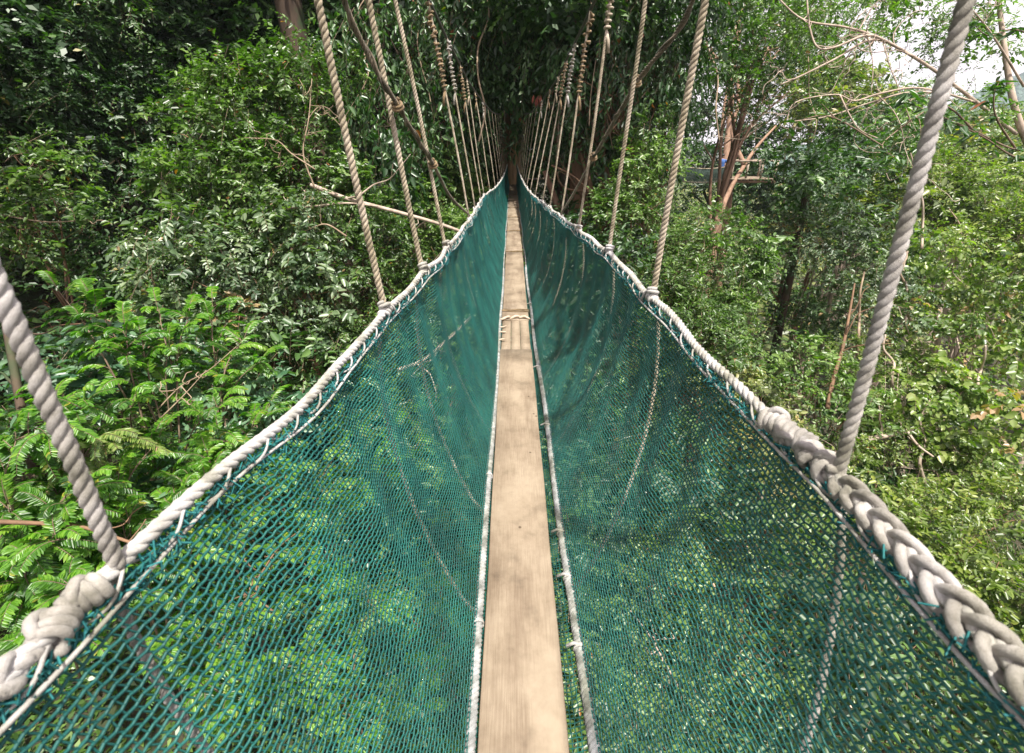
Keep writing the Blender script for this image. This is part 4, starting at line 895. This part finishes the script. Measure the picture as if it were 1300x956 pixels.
# rust-coloured dead leaf bundle
mb=MB(); g=np.random.default_rng(8); c=at(684,123,11)
n=16; A=np.stack([g.normal(size=n)*.15,g.normal(size=n)*.15,-np.ones(n)],1); V,F,T=leafquads(g.normal(size=(n,3))*[.05,.05,.03],A,g.normal(size=(n,3)),np.full(n,.20),.3,np.full(n,.5),.1)
mb.add(V,F,T); m=plain('rusty_dead_leaf',(.20,.045,.025),.8,0,(.12,.03,.02),8); o=mb.build('dead_leaf_bundle',m); o.location=c; tag(o,'rust-red bundle of dead leaves hanging right of the far end of the walkway','dead leaves')
# pale pole near the far end
c0=at(662,227.5,17.5); c1=at(716,226.5,17.5); mb=MB(); mb.tube([[0,0,0],list(c1-c0)],.035,8); o=mb.build('wooden_pole',M['bark_pale']); o.location=c0; tag(o,'straight pale wooden pole lying level right of the far end of the walkway','pole')
# crossed sticks
branch('dark crossing sticks behind the foot of the right brace rope',[(700,210,12.5),(722,220,12.4),(740,234,12.3),(752,246,12.2)],.03,.02,'bark_brown',720)

# ---- small viewing platform and second walkway on the right -----------------
o0=at(945,226,17.6*KS); t=thing('viewing_platform','small wooden tree platform with a pale railing on the right','platform',o0); t.scale=(KS,KS,KS)
mb=MB(); 
for q in range(7): mb.box((-.72+q*.24,0,0),(.225,1.3,.05),r=.4+.08*(q%3))
mb.build('deck',M['wood'],t,smooth=False)
for yy in (-.55,.55): mb=MB(); mb.box((0,yy,-.09),(1.8,.08,.10)); mb.build('joist',M['bark_red'],t,smooth=False)
for x,y in ((-.8,-.62),(-.25,-.62),(.3,-.62),(.82,-.62),(.82,.62),(-.8,.62)):
    mb=MB(); mb.box((x,y,.30),(.055,.055,.62)); mb.build('post',M['bark_pale'],t,smooth=False)
mb=MB(); mb.box((0,-.62,.63),(1.75,.06,.05)); mb.box((.82,0,.635),(.06,1.3,.05)); mb.box((0,.62,.63),(1.75,.06,.05)); mb.build('rail',M['bark_pale'],t,smooth=False)
a=at(858,222,17*KS); b_=at(924,222,17.3*KS); t=thing('net_walkway','second net-sided walkway crossing between the trees on the right','rope bridge',a); t.scale=(KS,KS,KS); b_=a+(b_-a)/KS
d=b_-a; mb=MB(); n=22
for q in range(n-1): mb.tube([d*q/(n-1)+[0,0,-.18-.10*sin(pi*q/(n-1))],d*(q+1)/(n-1)+[0,0,-.18-.10*sin(pi*(q+1)/(n-1))]],.03,5)
mb.build('footboard',M['bark_pale'],t)
mb=MB(); 
for q in range(81): 
    u=q/80; p=d*u; mb.tube([p+[0,-.25,.32-.1*sin(pi*u)],p+[0,-.12,-.17-.1*sin(pi*u)]],.006,4)
for w in range(30):
    mb.tube([d*u+[0,-.25+.13*w/29,(.32-.49*w/29)-.1*sin(pi*u)] for u in np.linspace(0,1,12)],.006,4)
mb.build('net',plain('grey_green_net',(.10,.16,.13),.7),t)
mb=MB(); mb.tube([d*u+[0,-.25,.33-.1*sin(pi*u)] for u in np.linspace(0,1,14)],.014,5); mb.build('handrail_rope',M['rope_cream'],t)

# person standing on the second walkway: only head and shoulders show over the net
pc=a+d*KS*.86+np.array([0,.12,-.40]); pt=thing('person','person in a blue top standing on the second walkway far off on the right','person',pc)
def skinned(name,verts,edges,rad,mat,parent,sub=2):
    me=bpy.data.meshes.new(name); me.from_pydata(verts,edges,[]); o=bpy.data.objects.new(name,me); COL.objects.link(o)
    md=o.modifiers.new('s','SKIN'); 
    for v_,r in zip(me.skin_vertices[0].data if me.skin_vertices else [],rad): v_.radius=r if isinstance(r,tuple) else (r,r)
    if me.skin_vertices: me.skin_vertices[0].data[0].use_root=True
    m2=o.modifiers.new('u','SUBSURF'); m2.levels=sub; m2.render_levels=sub
    o.data.materials.append(mat); o.parent=parent; return o
def body(mat_skin):
    me=bpy.data.meshes.new('body')
    V=[(0,0,.92),(0,0,1.15),(0,0,1.40),(0,0,1.50),(0,0,1.60),(0,-.01,1.70),(-.19,0,1.40),(-.25,-.08,1.14),(-.17,-.26,1.02),(.19,0,1.40),(.25,-.06,1.14),(.18,-.25,1.02),(-.10,0,.88),(-.11,0,.48),(-.11,.02,.07),(-.11,-.13,.04),(.10,0,.88),(.11,-.02,.48),(.11,0,.07),(.11,-.15,.04)]
    E=[(0,1),(1,2),(2,3),(3,4),(4,5),(2,6),(6,7),(7,8),(2,9),(9,10),(10,11),(0,12),(12,13),(13,14),(14,15),(0,16),(16,17),(17,18),(18,19)]
    R=[(.15,.11),(.14,.10),(.15,.10),(.055,.055),(.09,.10),(.075,.085),.06,.042,.03,.06,.042,.03,.09,.06,.042,.035,.09,.06,.042,.035]
    me.from_pydata(V,E,[]); o=bpy.data.objects.new('body',me); COL.objects.link(o)
    sk=o.modifiers.new('s','SKIN')
    lay=me.attributes.get('skin') 
    bpy.context.view_layer.objects.active=o
    if not me.skin_vertices: 
        import bmesh
        bm=bmesh.new(); bm.from_mesh(me); bm.verts.layers.skin.verify(); bm.to_mesh(me); bm.free()
    if me.skin_vertices:
        for q,(sv,r) in enumerate(zip(me.skin_vertices[0].data,R)): sv.radius=r if isinstance(r,tuple) else (r,r); sv.use_root=(q==0)
    u=o.modifiers.new('u','SUBSURF'); u.levels=2; u.render_levels=2; me.materials.append(mat_skin); o.parent=pt; return o
body(plain('skin_tone',(.35,.2,.13),.6))
mb=MB(); mb.tube([[0,0,.86],[0,0,1.0],[0,0,1.2],[0,0,1.36],[0,0,1.46]],[.20,.19,.19,.20,.09],14)
for s_ in (-1,1): mb.tube([[s_*.15,0,1.40],[s_*.21,0,1.36],[s_*.245,-.05,1.22]],[.075,.075,.062],10)
mb.build('shirt',plain('blue_cotton',(.06,.15,.42),.8),pt)
mb=MB(); mb.tube([[0,.012,1.62],[0,.018,1.70],[0,.012,1.76],[0,.005,1.795]],[.096,.108,.09,.03],12); mb.build('hair',plain('black_hair',(.02,.016,.014),.5),pt)
mb=MB(); 
for s_ in (-1,1): mb.tube([[s_*.10,0,.90],[s_*.11,-.01,.48],[s_*.11,.01,.12]],[.115,.085,.065],10)
mb.build('trousers',plain('dark_cloth',(.04,.04,.05),.8),pt)

# ---- low cover between the plants (uncountable) ------------------------------
g=np.random.default_rng(14); mb=MB()
def cover(x0,x1,y0,y1,n,L,h):
    x=g.uniform(x0,x1,n); y=g.uniform(y0,y1,n); z=ground(x,y)+g.uniform(.02,h,n)*(.5+.5*np.sin(x*1.1)*np.cos(y*.9+1))
    a=g.uniform(0,6.3,n); A=np.stack([np.cos(a),np.sin(a),g.uniform(-.4,.5,n)],1)
    V,F,T=leafquads(np.stack([x,y,z],1),A,np.array([0,0,1.])+g.normal(size=(n,3))*.45,L*g.uniform(.5,1.3,n),.42,np.clip(.45+.2*g.normal(size=n),0,1),.2,simple=True); mb.add(V,F,T)
cover(-12,4,-1,14,120000,.11,.9); cover(2,24,-1,24,90000,.17,1.2); cover(-30,10,12,34,50000,.26,1.6)
tag(mb.build('undergrowth',[M['leaf_small']],smooth=False),'low leafy ground cover filling the gaps between the shrubs',None,None,'stuff')
mb=MB(); n=60000; x=g.uniform(14,150,n); y=g.uniform(26,200,n); ok=(x>y*.30-2); x=x[ok];y=y[ok]; n=len(x)
z=ground(np.clip(x,-60,80),np.clip(y,-30,100))+3+ (np.sin(x*.55)*np.cos(y*.43+.8)+np.sin(x*.23+y*.31))*2.2+g.uniform(0,2.4,n)
a=g.uniform(0,6.3,n); A=np.stack([np.cos(a),np.sin(a),g.uniform(-.5,.3,n)],1)
V,F,T=leafquads(np.stack([x,y,z],1),A,np.array([0,-.3,1.])+g.normal(size=(n,3))*.5,g.uniform(.5,1.5,n),.6,np.clip(.5+.25*g.normal(size=n),0,1),.2,simple=True); mb.add(V,F,T)
tag(mb.build('far_woods',[M['leaf_olive']],smooth=False),'far canopy of the valley woods on the right',None,None,'stuff')

mb=MB(); mb.box((0,440,85),(1960,2240,240)); hz=mb.build('haze',None,smooth=False); hz.data.materials.clear()
m,nt,out=newmat('valley_air'); pv=nt.nodes.new('ShaderNodeVolumePrincipled'); pv.inputs['Color'].default_value=(.80,.88,1,1); pv.inputs['Density'].default_value=.00035; pv.inputs['Anisotropy'].default_value=.2; nt.links.new(pv.outputs[0],out.inputs['Volume']); hz.data.materials.append(m); tag(hz,'thin humid air turning the far hill blue',kind='stuff')
# ------------------------------------------------------------------ light, sky, camera
SUN_EL=72; SUN_AZ=151   # azimuth clockwise from +Y: behind the viewer and to the right
d=Vector((sin(radians(SUN_AZ))*cos(radians(SUN_EL)),cos(radians(SUN_AZ))*cos(radians(SUN_EL)),sin(radians(SUN_EL))))
sl=bpy.data.lights.new('sun','SUN'); sl.energy=5; sl.angle=radians(.9); sl.color=(1,.95,.86)
so=bpy.data.objects.new('sun',sl); COL.objects.link(so); so.rotation_euler=(-d).to_track_quat('-Z','Y').to_euler()
w=bpy.data.worlds.new('World'); SC.world=w; w.use_nodes=True; nt=w.node_tree; nt.nodes.clear()
sk=nt.nodes.new('ShaderNodeTexSky'); sk.sky_type='NISHITA'; sk.sun_disc=False; sk.sun_elevation=radians(SUN_EL); sk.sun_rotation=radians(SUN_AZ); sk.dust_density=3; sk.altitude=300
tc=nt.nodes.new('ShaderNodeTexCoord'); nz=noise(nt,2.2,6,tc.outputs['Generated'],.6); cr=ramp(nt,[(.30,(.55,.55,.55)),(.55,(.97,.97,.97))]); nt.links.new(nz.outputs[0],cr.inputs[0])
mx=nt.nodes.new('ShaderNodeMix'); mx.data_type='RGBA'; nt.links.new(cr.outputs[0],mx.inputs[0]); nt.links.new(sk.outputs[0],mx.inputs[6]); mx.inputs[7].default_value=(11.5,10.2,10.6,1)
bg=nt.nodes.new('ShaderNodeBackground'); bg.inputs['Strength'].default_value=.075; nt.links.new(mx.outputs[2],bg.inputs[0]); wo=nt.nodes.new('ShaderNodeOutputWorld'); nt.links.new(bg.outputs[0],wo.inputs[0])

cam=bpy.data.cameras.new('camera'); co=bpy.data.objects.new('camera',cam); COL.objects.link(co)
co.location=(0,0,0); co.rotation_euler=(pi/2-PITCH,0,0); cam.sensor_width=36; cam.lens=36*578/1300; cam.shift_y=-45/1300
cam.clip_start=.02; cam.clip_end=4000; cam.dof.use_dof=True; cam.dof.focus_distance=3.6; cam.dof.aperture_fstop=5
SC.camera=co
SC.view_settings.view_transform='Standard'; SC.view_settings.look='None'; SC.view_settings.exposure=.95; SC.view_settings.gamma=1
SC.render.resolution_x=1024; SC.render.resolution_y=753
SC.cycles.max_bounces=6; SC.cycles.diffuse_bounces=3; SC.cycles.glossy_bounces=2; SC.cycles.transmission_bounces=3; SC.cycles.transparent_max_bounces=6
SC.cycles.caustics_reflective=False; SC.cycles.caustics_refractive=False
